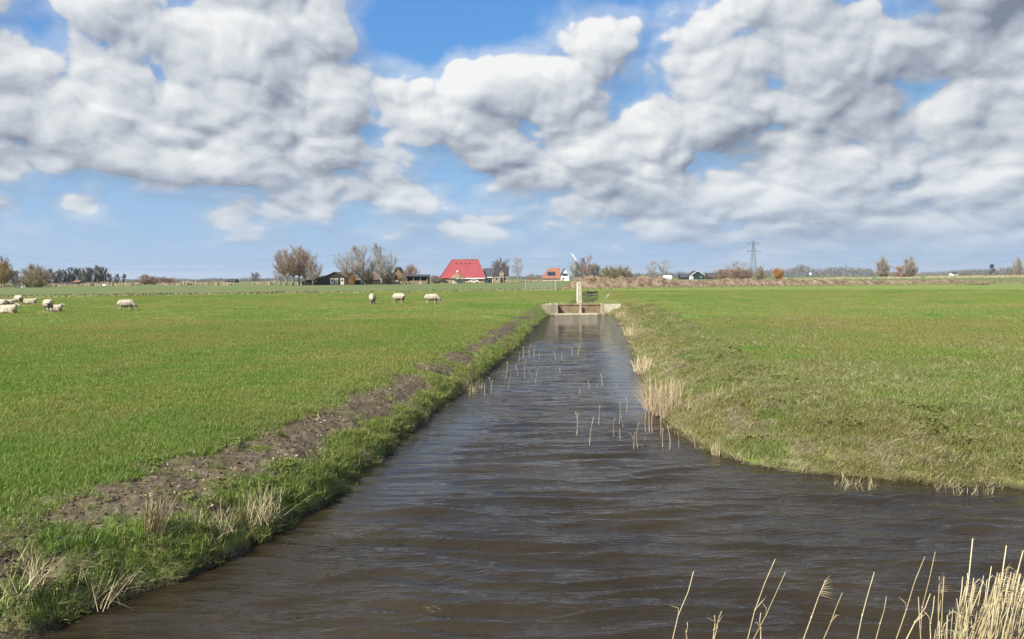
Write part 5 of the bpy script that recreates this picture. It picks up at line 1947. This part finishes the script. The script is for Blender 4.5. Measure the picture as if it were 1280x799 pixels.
KINDS = {
    'poplar': (0, 'twig_grey', dict(seed=1, H=12, spread=3.6, trunk_r=.26, clear=.22, nlimb=26, up=1.3, twigs=5979, twl=1.3, tww=0.0124)),
    'poplar2': (0, 'twig_grey', dict(seed=2, H=12, spread=3.2, trunk_r=.24, clear=.18, nlimb=26, up=1.5, twigs=5979, twl=1.2, tww=0.0124)),
    'brown': (0, 'twig_brown', dict(seed=3, H=13, spread=3.9, trunk_r=.28, clear=.26, nlimb=28, up=1.5, twigs=4800, twl=1.3, tww=0.0161)),
    'brown2': (0, 'twig_brown', dict(seed=4, H=13, spread=3.4, trunk_r=.26, clear=.30, nlimb=26, up=1.6, twigs=6624, twl=1.2, tww=0.0161)),
    'thin': (0, 'twig_grey', dict(seed=5, H=10, spread=2.6, trunk_r=.20, clear=.3, nlimb=16, up=.9, twigs=2530, twl=1.0, tww=0.0124)),
    'round': (0, 'twig_dark', dict(seed=6, H=9, spread=4.2, trunk_r=.28, clear=.15, nlimb=30, up=.75, twigs=7245, twl=1.1, tww=0.0186)),
    'orange_top': (0, 'twig_red', dict(seed=7, H=11, spread=4.0, trunk_r=.28, clear=.25, nlimb=28, up=1.0, twigs=6000, twl=1.1, tww=0.0186)),
    'shrub': (0, 'twig_brown', dict(seed=8, H=4, spread=2.6, trunk_r=.09, clear=.05, nlimb=12, up=1.1, twigs=6210, twl=.8, tww=0.0136, stems=4, peak=.40)),
    'shrub_red': (0, 'twig_red', dict(seed=9, H=4, spread=3.0, trunk_r=.09, clear=.05, nlimb=12, up=.9, twigs=6210, twl=.8, tww=0.0136, stems=4, peak=.40)),
    'shrub_olive': (0, 'twig_olive', dict(seed=10, H=5, spread=3.4, trunk_r=.12, clear=.05, nlimb=14, up=.9, twigs=6000, twl=.8, tww=0.0186, stems=4, peak=.40)),
    'shrub_orange': (0, 'twig_orange', dict(seed=11, H=5, spread=2.5, trunk_r=.09, clear=.04, nlimb=12, up=1.2, twigs=12879, twl=.8, tww=0.0174, stems=4, peak=.40)),
    'gold': (0, 'twig_gold', dict(seed=12, H=8, spread=3.0, trunk_r=.2, clear=.1, nlimb=24, up=1.1, twigs=11500, twl=1.0, tww=0.0186)),
    'willow': (0, 'twig_grey', dict(seed=13, H=8, spread=2.2, trunk_r=.12, clear=.04, nlimb=16, up=2.4, twigs=9660, twl=1.5, tww=0.0124, stems=5, peak=.35)),
    'willow2': (0, 'twig_grey', dict(seed=14, H=8, spread=2.3, trunk_r=.12, clear=.04, nlimb=16, up=2.6, twigs=9660, twl=1.6, tww=0.0124, stems=5, peak=.35)),
    'dark': (0, 'twig_dark', dict(seed=15, H=10, spread=2.6, trunk_r=.2, clear=.12, nlimb=24, up=1.5, twigs=7245, twl=1.1, tww=0.0186)),
    'spruce': (0, 'leaf_dark', dict(seed=16, H=10, spread=2.0, trunk_r=.16, clear=.08, nlimb=34, up=.15, twigs=8000, twl=.7, tww=0.0310)),
}
G1 = 'bare trees around the farm'
T = tree
# the brown group left of the barn
T(350, 256, 28, 'thin', 'thin pale bare tree at the left edge of the brown tree group', 1.25, .3, group=G1)
T(357.5, 254, 43, 'brown2', 'brown bare tree, left one of the tall group beside the barn', 1.35, 1.0, group=G1)
T(366, 252, 50, 'brown', 'tallest brown bare tree in the group beside the barn', 1.35, 2.0, group=G1)
T(374, 255, 47, 'brown2', 'brown bare tree just right of the tallest one beside the barn', 1.35, 3.2, group=G1)
T(381, 253, 41, 'brown', 'brown bare tree, right one of the dense group', 1.2, 4.4, group=G1)
T(392, 250, 38, 'poplar2', 'grey sparse tree in front of the barn, right of the brown group', 1.05, .8, group=G1)
# three poplars
T(438.5, 246, 47, 'poplar', 'grey bare tree, left one of three before the brown barns', 1.3, 0.0, group=G1)
T(454, 248, 48, 'poplar2', 'grey bare tree, middle one of three before the brown barns', 1.25, 1.3, group=G1)
T(477, 247, 49, 'poplar', 'grey bare tree, right one of three before the brown barns', 1.3, 2.6, group=G1)
T(486, 251, 24, 'shrub_olive', 'olive shrub at the foot of the right poplar of three', .6, 1.0, 'shrub', 'shrub', group=G1)
T(461, 249, 20, 'shrub_olive', 'olive shrub between the middle and right bare poplars', .7, 2.0, 'shrub', 'shrub', group=G1)
T(440.5, 244, 18, 'shrub_orange', 'orange-brown bush at the foot of the left bare poplar', .5, 0, 'shrub', 'shrub', group=G1)
T(515, 275, 24, 'shrub', 'brown rounded bush behind the black open shed', 1.0, 0, 'shrub', 'shrub', group=G1)
T(508, 276, 18, 'shrub_olive', 'low olive bush left of the rounded brown one behind the shed', 1.0, 1.5, 'shrub', 'shrub', group=G1)
T(545, 296, 10, 'shrub', 'low dark bush left of the red farmhouse', 1.2, 1.5, 'shrub', 'shrub', group=G1)
T(625, 318, 29, 'round', 'rounded bare tree behind the front house of the farm', .9, 0, group=G1)
T(647.5, 300, 32, 'thin', 'single thin bare tree right of the farmhouse', 1.0, 0, group=G1)
T(718, 360, 27, 'poplar', 'slim grey tree beside the small wind turbine', .8, 1, group=G1)
T(734, 350, 31, 'orange_top', 'tree with a reddish dense crown behind the earth mound', .95, 0, group=G1)
T(725, 356, 24, 'round', 'dark round tree left of the reddish crowned one', .8, 2, group=G1)
T(744, 354, 21, 'round', 'dark round tree right of the reddish crowned one', .8, 3, group=G1)
T(758, 350, 20, 'shrub_olive', 'olive thicket behind the mound, left one of three', 1.2, 0, 'shrub', 'shrub', group=G1)
T(768, 348, 21, 'shrub_olive', 'olive thicket behind the mound, middle one of three', 1.25, 1.2, 'shrub', 'shrub', group=G1)
T(780, 352, 20, 'shrub_olive', 'olive thicket behind the mound, right one of three', 1.2, 2.4, 'shrub', 'shrub', group=G1)
T(787, 358, 12, 'dark', 'small dark bush at the right end of the olive thickets', 1.4, 2.4, 'shrub', 'shrub', group=G1)
T(815, 500, 24, 'thin', 'bare spreading tree, left one of two beside the white cottage', 1.2, 1, group=G1)
T(829, 498, 25, 'thin', 'bare spreading tree, right one of two beside the white cottage', 1.3, 2, group=G1)
# right of the centre
G2 = 'shrubs and trees under the pylon'
T(903, 400, 13, 'shrub_red', 'low brown shrub left of the shrubs below the pylon', 1.5, 0, 'shrub', 'shrub', G2)
T(918, 402, 24, 'thin', 'bare pale tree standing among shrubs left of the pylon', 1.5, 0.7, group=G2)
T(928, 400, 22, 'thin', 'second bare pale tree just left of the pylon', 1.3, 1.9, group=G2)
T(921, 396, 14, 'shrub_red', 'reddish shrub under the two pale bare trees', 1.4, 1.0, 'shrub', 'shrub', G2)
T(934, 398, 14, 'shrub_red', 'reddish shrub just left of the pylon foot', 1.2, 2.0, 'shrub', 'shrub', G2)
T(950, 390, 18, 'shrub_olive', 'olive-green rounded shrub just right of the pylon', .75, 0, 'shrub', 'shrub', G2)
T(973, 372, 16, 'shrub_orange', 'bright orange shrub right of the pylon', .95, 0, 'shrub', 'shrub', G2)
T(1104, 395, 27, 'willow', 'upright pale willow, left one of the pair at right', 1.25, 0, group='upright willows at right')
T(1137, 395, 27, 'willow2', 'upright pale willow, right one of the pair at right', 1.25, 1, group='upright willows at right')
T(1127, 415, 16, 'shrub_red', 'brown bush between the two upright willows', 1.1, 1, 'shrub', 'shrub', 'upright willows at right')
T(1272, 380, 25, 'willow', 'upright pale willow near the right edge of the picture', .8, 2, group='upright willows at right')
# left edge
G3 = 'trees at the far left'
T(4, 262, 31, 'gold', 'golden-brown tree at the left edge of the picture', 1.0, 0, group=G3)
T(1, 268, 37, 'round', 'dark tree behind the golden one at the left edge', .7, 1, group=G3)
T(36, 262, 25, 'shrub_olive', 'broad olive-brown willow bush, left half beside the cabin', .95, 0, 'shrub', 'shrub', G3)
T(49, 260, 26, 'shrub_olive', 'broad olive-brown willow bush, right half', .95, 2, 'shrub', 'shrub', G3)
T(46, 272, 29, 'shrub', 'brown bush rising behind the olive willow bushes', .85, 2, 'shrub', 'shrub', G3)
T(19, 275, 20, 'dark', 'dark tree between the golden tree and the willow bushes', 1.3, 2, group=G3)
for i, (px, h) in enumerate(((62, 21), (70, 18), (78, 20), (84, 17), (91, 22), (97, 21), (104, 17), (109, 22), (115, 21), (124, 24), (129, 22), (136, 14))):
    lab = ['first', 'second', 'third', 'fourth', 'fifth', 'sixth', 'seventh', 'eighth', 'ninth', 'tenth', 'eleventh', 'last'][i] + ' tree from the left in the dark row behind the willow bushes'
    T(px, 330 + (i * 37 % 17), h, 'dark', lab, 1.0 + .15 * (i % 3), i * 1.1, group='row of dark trees at far left')
T(146, 335, 14, 'dark', 'small dark tree, left of two standing apart right of the row', 1.1, 0, group=G3)
T(155, 335, 15, 'spruce', 'small dark conifer, right of two standing apart right of the row', .9, 0, group=G3)
for i, (px, h, ky, lab) in enumerate(((182, 13, 'shrub', 'brown bush cluster on the horizon, left one'), (193, 11, 'shrub_red', 'brown bush cluster on the horizon, second from left'),
                                      (204, 10, 'shrub_red', 'reddish bush cluster on the horizon, third from left'), (213, 9, 'shrub_red', 'reddish bush cluster on the horizon, right one'))):
    T(px, 390, h, ky, lab, 1.5, i, 'shrub', 'shrub', 'bushes on the left horizon')
T(319, 520, 13, 'round', 'small round tree on the horizon left of the brown group', 1.0, 1, group='bushes on the left horizon')
T(1240, 800, 15, 'spruce', 'dark conifer standing above the far wood at right', .9, 1)

# ------------------------------------------------------------------ far woods on the horizon
def far_wood(name, segs, label, mat, seed, density=9.0):
    """segs: px0, px1, distance, height in photo pixels at both ends; a mass of twiggy crowns"""
    rs_ = np.random.default_rng(seed)
    V = []; T_ = []
    for (p0, p1, Y, h0, h1) in segs:
        n = int((p1 - p0) * density * 6.0)
        for k in range(n):
            t = rs_.uniform(); px = p0 + (p1 - p0) * t
            Yd = Y + rs_.uniform(-10, 25)
            X = (px - 640) / F * Yd
            H = (h0 + (h1 - h0) * t) * Yd / F
            H *= 0.50 + 0.42 * float(vnoise(np.array([X / 9.0]), np.array([seed * 1.0]), 5)[0]) + .12 * rs_.normal()
            z = H * rs_.uniform(0, 1) ** .7
            l = 1.5 + H * .12; w = l * rs_.uniform(.06, .16)
            a = rs_.uniform(0, 6.28); d = np.array([math.cos(a) * .6, math.sin(a) * .6, rs_.uniform(.5, 1.2)]) * l
            s_ = np.cross(d, rs_.normal(size=3)); s_ = s_ / np.linalg.norm(s_) * w
            p = np.array([X, Yd, max(0, z - l * .6)])
            b = len(V); V += [p - s_, p + s_, p + d]; T_.append((b, b + 1, b + 2))
    o = link(bpy.data.objects.new(name, mesh_np(name, np.array(V), np.array(T_), [M[mat]], False)))
    o['kind'] = 'stuff'; tag(o, label, 'wood')
    return o


far_wood('far_wood', [(795, 935, 1100, 8, 9), (935, 1000, 1150, 12, 15), (1000, 1060, 1150, 15, 13), (1060, 1092, 1150, 12, 10), (1092, 1130, 1150, 6, 5)],
         'long low bare wood on the horizon behind the pylon', 'twig_dark', 3, 7)
far_wood('far_wood', [(1130, 1185, 1500, 5, 6), (1185, 1280, 1000, 7, 12), (1280, 1340, 1000, 12, 12)], 'distant dark wood along the right horizon', 'twig_dark', 4, 7)
far_wood('far_wood', [(-60, 200, 900, 5, 5), (200, 345, 1000, 5, 6), (345, 420, 900, 8, 8), (530, 720, 1000, 7, 7), (720, 800, 900, 8, 9)], 'thin hazy line of woods along the left horizon', 'twig_dark', 6, 6)


# ------------------------------------------------------------------ bands of pale reed and rough grass along the far ditches
def reed_band(segs, label, seed, name='reed_bed', mat='reed', wid=.22, gap=.30):
    rs_ = np.random.default_rng(seed)
    V = []; T_ = []
    for (p0, p1, y0, y1, h, n) in segs:
        for k in range(n):
            t = rs_.uniform(); px = p0 + (p1 - p0) * t
            X, Yd = None, y0 + (y1 - y0) * t + rs_.normal(0, 1.6)
            X = (px - 640) / F * Yd
            if vnoise(np.array([X / 5.0]), np.array([Yd / 5.0 + seed]), 8)[0] < gap:
                continue
            hh = h * rs_.uniform(.5, 1.15) * (.55 + .7 * float(vnoise(np.array([X / 7.0]), np.array([seed + .5]), 9)[0]))
            a = rs_.uniform(0, 3.14); w = wid * rs_.uniform(.5, 1.3)
            b = len(V)
            z0 = 0.0
            V += [(X - math.cos(a) * w, Yd - math.sin(a) * w, z0), (X + math.cos(a) * w, Yd + math.sin(a) * w, z0), (X + rs_.normal(0, .15), Yd, z0 + hh)]
            T_.append((b, b + 1, b + 2))
    V = np.array(V)
    V[:, 2] += terrain(V[:, 0], V[:, 1])[0] - .05
    o = link(bpy.data.objects.new(name, mesh_np(name, V, np.array(T_), [M[mat]], False)))
    o['kind'] = 'stuff'; tag(o, label, 'reeds')


M['reed_far'] = reed_material('far_reed', (.27, .22, .125), (.42, .35, .22))
M['rough_far'] = reed_material('far_rough_grass', (.17, .17, .075), (.25, .23, .12))
reed_band([(-40, 150, 300, 330, 1.7, 3600), (150, 345, 330, 300, 1.7, 4200), (345, 420, 300, 280, .8, 500)], 'pale reed bed along the left horizon below the trees', 1, mat='reed_far')
reed_band([(635, 705, 330, 345, 1.1, 900), (500, 535, 262, 262, 1.2, 700)], 'pale reeds right of the red farmhouse and below the black shed', 2, mat='reed_far')
reed_band([(980, 1090, 330, 350, 1.2, 1500), (1090, 1320, 360, 380, 1.3, 3000)], 'pale reed bed along the right horizon beyond the brown ridge', 3, mat='reed_far')
def ditch_y(px, off):
    t = (px - 640) / F
    return (98.5 + 65.7 * .281 + off) / (1 - t * .281)
reed_band([(p, p + 50, ditch_y(p, 2.2), ditch_y(p + 50, 2.2), .26, 600) for p in range(-40, 700, 50)], 'rough dry grass along the far side of the field ditch', 5, 'rough_grass', 'rough_far', .12, .06)
reed_band([(p, p + 50, ditch_y(p, 2.6), ditch_y(p + 50, 2.6), .35, 260) for p in range(690, 1330, 50)], 'rough dry grass at the foot of the brown earth ridge', 6, 'rough_grass', 'rough_far', .12, .06)

# ------------------------------------------------------------------ power line
def pylon_mesh_parts(parent, H=43.0):
    """lattice tower: legs, bracing, three pairs of arms"""
    def half(z):
        t = z / H
        return 3.6 * (1 - t) ** 1.15 + .55
    legs = MB()
    zs = [0, 6, 12, 17.5, 22.5, 27, 31, 34.5, 37.5, 40, 42]
    for sx in (-1, 1):
        for sy in (-1, 1):
            m = MB()
            for a, b in zip(zs[:-1], zs[1:]):
                m.bar((sx * half(a), sy * half(a), a), (sx * half(b), sy * half(b), b), .20 - .08 * a / H, None, 4)
            m.build('leg', M['steel_grey'], parent)
    br = MB()
    for a, b in zip(zs[:-1], zs[1:]):
        ha, hb = half(a), half(b)
        for s in (-1, 1):
            br.bar((-ha, s * ha, a), (hb, s * hb, b), .09).bar((ha, s * ha, a), (-hb, s * hb, b), .09)
            br.bar((s * ha, -ha, a), (s * hb, hb, b), .09).bar((s * ha, ha, a), (s * hb, -hb, b), .09)
            br.bar((-hb, s * hb, b), (hb, s * hb, b), .08)
    br.build('bracing', M['steel_grey'], parent)
    for z, w in ((30, 8.6), (39, 8.0)):
        for s in (-1, 1):
            m = MB(); h = half(z)
            for sy in (-1, 1):
                m.bar((s * h, sy * h, z), (s * w, 0, z + .3), .14).bar((s * h, sy * h, z + 2.0), (s * w, 0, z + .3), .12)
                for q in (.33, .66):
                    m.bar((s * (h + (w - h) * q), sy * h * (1 - q), z + .1), (s * (h + (w - h) * q), sy * h * (1 - q), z + 2.0 * (1 - q)), .07)
            m.build('cross_arm', M['steel_grey'], parent)
            for x in (w - .2, w * .62):
                MB().bar((s * x, 0, z + .25), (s * x, 0, z - 2.2), .14, .12, 6).build('insulator', M['glass'], parent)
    MB().bar((0, 0, 41.5), (0, 0, 44.5), .16, .05).build('peak', M['steel_grey'], parent)


PY = [(-632.0, 905.0), (at_depth(476, 330, 950.0).x, 950.0), (at_depth(941.5, 330, 890.0).x, 890.0), (735.0, 850.0)]
LABS = ['lattice pylon standing beyond the left edge of the picture', 'lattice pylon half hidden behind the right bare poplar',
        'tall grey lattice power pylon on the horizon right of centre', 'lattice pylon standing beyond the right edge of the picture']
first = None
YAWS = []
for i, (x, y) in enumerate(PY):
    yaw = math.atan2(-(PY[min(i + 1, 3)][0] - PY[max(i - 1, 0)][0]), PY[min(i + 1, 3)][1] - PY[max(i - 1, 0)][1]) + 0.95
    YAWS.append(yaw)
    e = empty('power_pylon', (x, y, 0), yaw)
    tag(e, LABS[i], 'pylon', 'pylons of the power line')
    if first is None:
        pylon_mesh_parts(e); first = e
    else:
        for ch in list(first.children):
            c = ch.copy(); COL.objects.link(c); c.parent = e
M['cable'] = mottled('cable', (.16, .17, .19), (.20, .21, .23), 1.0, .6, .3, .0)
for (dx, dz, lab) in ((-7.8, 37.0, 'upper power cable on the near side of the pylons'), (7.8, 37.0, 'upper power cable on the far side of the pylons'),
                      (-8.4, 28.0, 'lower power cable on the near side of the pylons'), (8.4, 28.0, 'lower power cable on the far side of the pylons')):
    ptsw = []
    for i in range(3):
        a = Vector((PY[i][0] + dx * math.cos(YAWS[i]), PY[i][1] + dx * math.sin(YAWS[i]), dz))
        b = Vector((PY[i + 1][0] + dx * math.cos(YAWS[i + 1]), PY[i + 1][1] + dx * math.sin(YAWS[i + 1]), dz))
        for k in range(20 + (i == 2)):
            t = k / 20
            p = a.lerp(b, t); p.z -= 13.0 * 4 * t * (1 - t)
            ptsw.append(p)
    o = MB().tube(ptsw, [.075] * len(ptsw), 4).build('power_cable', M['cable'])
    tag(o, lab, 'cable', 'cables of the power line')


# ------------------------------------------------------------------ small farm wind turbine
def turbine():
    Y = 380.0
    B, s = setup('wind_turbine', 718, Y, 'small white wind turbine behind the trees right of the orange-roofed house', 'wind turbine')
    hub = (351.3 - 321.5) * s
    MB().tube([(0, 0, 0), (0, 0, hub * .5), (0, 0, hub - .2)], [.30, .22, .15], 10).build('tower', M['turbine_white'], B, True)
    n = MB().box(-.3, .3, -.5, .9, hub - .28, hub + .28).build('nacelle', M['turbine_white'], B, bevel=.08)
    MB().bar((0, -.85, hub), (0, -.5, hub), .12, .25, 10).build('hub', M['turbine_white'], n, True)
    for k, a in enumerate((math.radians(128), math.radians(308))):
        c, sn = math.cos(a), math.sin(a)
        L = 2.5 if k == 0 else 2.1
        ax = Vector((c, 0, sn)); wd = Vector((-sn, 0, c)); o0 = Vector((0, -.68, hub))
        v = []
        for t, w in ((.05, .12), (.3, .26), (1.0, .10)):
            for q in (-1, 1):
                for th in (-.05, .05):
                    v.append(o0 + ax * L * t + wd * w * q + Vector((0, th + q * .04, 0)))
        f = []
        for r in (0, 4):
            f += [(r, r + 1, r + 5, r + 4), (r + 2, r + 6, r + 7, r + 3), (r, r + 4, r + 6, r + 2), (r + 1, r + 3, r + 7, r + 5)]
        f += [(0, 2, 3, 1), (8, 9, 11, 10)]
        MB().add(v, f).build('rotor_blade', M['turbine_white'], B)


turbine()


# round sign / mirror on a post far right, and a small marker left
def sign(px, Y, hpx, r, label):
    B, s = setup('round_sign', px, Y, label, 'sign')
    h = hpx * s
    MB().bar((0, 0, 0), (0, 0, h), .06, None, 6).build('post', M['galv'], B)
    MB().bar((0, -.08, h), (0, -.03, h), r, None, 16).build('disc', M['white_paint'], B)


sign(1013, 330, 7.5, .55, 'white round sign on a post beyond the brown ridge')

# large pale sheeted or straw heaps on the horizon
def bale(px, Y, w, h, label):
    B, s = setup('wrapped_bale', px, Y, label, 'bale')
    MB().tube([(-w / 2, 0, h * .5), (-w / 2 + .08, 0, h * .5), (w / 2 - .08, 0, h * .5), (w / 2, 0, h * .5)], [h * .42, h * .5, h * .5, h * .42], 14).build('bale_body', M['white_paint'], B, True)


bale(130.5, 318, 1.7, .6, 'small white object in the pale reeds at far left')
bale(250, 330, 1.8, .9, 'white wrapped bale on the left horizon before a far barn')

# ------------------------------------------------------------------ labels for the water reeds: count them off along the ditch
ORD = ['first', 'second', 'third', 'fourth', 'fifth', 'sixth', 'seventh', 'eighth', 'ninth', 'tenth', 'eleventh', 'twelfth', 'thirteenth', 'fourteenth',
       'fifteenth', 'sixteenth', 'seventeenth', 'eighteenth', 'nineteenth', 'twentieth', 'twenty-first', 'twenty-second', 'twenty-third', 'twenty-fourth']
groups = {}
for o in COL.objects:
    if o.name.startswith('water_reed'):
        groups.setdefault(o['label'], []).append(o)
for lab, objs in groups.items():
    objs.sort(key=lambda o: o.location.x / o.location.y)
    for i, o in enumerate(objs):
        o['label'] = ORD[i] + ' from the left: ' + lab

scene.cycles.use_adaptive_sampling = True
scene.cycles.adaptive_threshold = 0.012
scene.cycles.use_denoising = True
scene.cycles.max_bounces = 6
scene.cycles.diffuse_bounces = 2
scene.cycles.glossy_bounces = 3
scene.cycles.transmission_bounces = 3
scene.cycles.sample_clamp_indirect = 6.0
scene.cycles.sample_clamp_direct = 12.0

# ------------------------------------------------------------------ air
def build_haze():
    mb = MB().box(-5500, 5500, -1500, 6500, -3.2, 60.0)
    m, N, out = mat_new('thin_haze')
    v = N.n('ShaderNodeVolumePrincipled')
    v.inputs['Color'].default_value = (.88, .93, 1.0, 1)
    v.inputs['Density'].default_value = 0.00011
    v.inputs['Anisotropy'].default_value = 0.2
    N.t.links.new(v.outputs[0], out.inputs['Volume'])
    o = mb.build('haze', m)
    o['kind'] = 'stuff'; tag(o, 'thin bluish haze over the flat country', 'haze')


build_haze()
scene.cycles.volume_bounces = 0
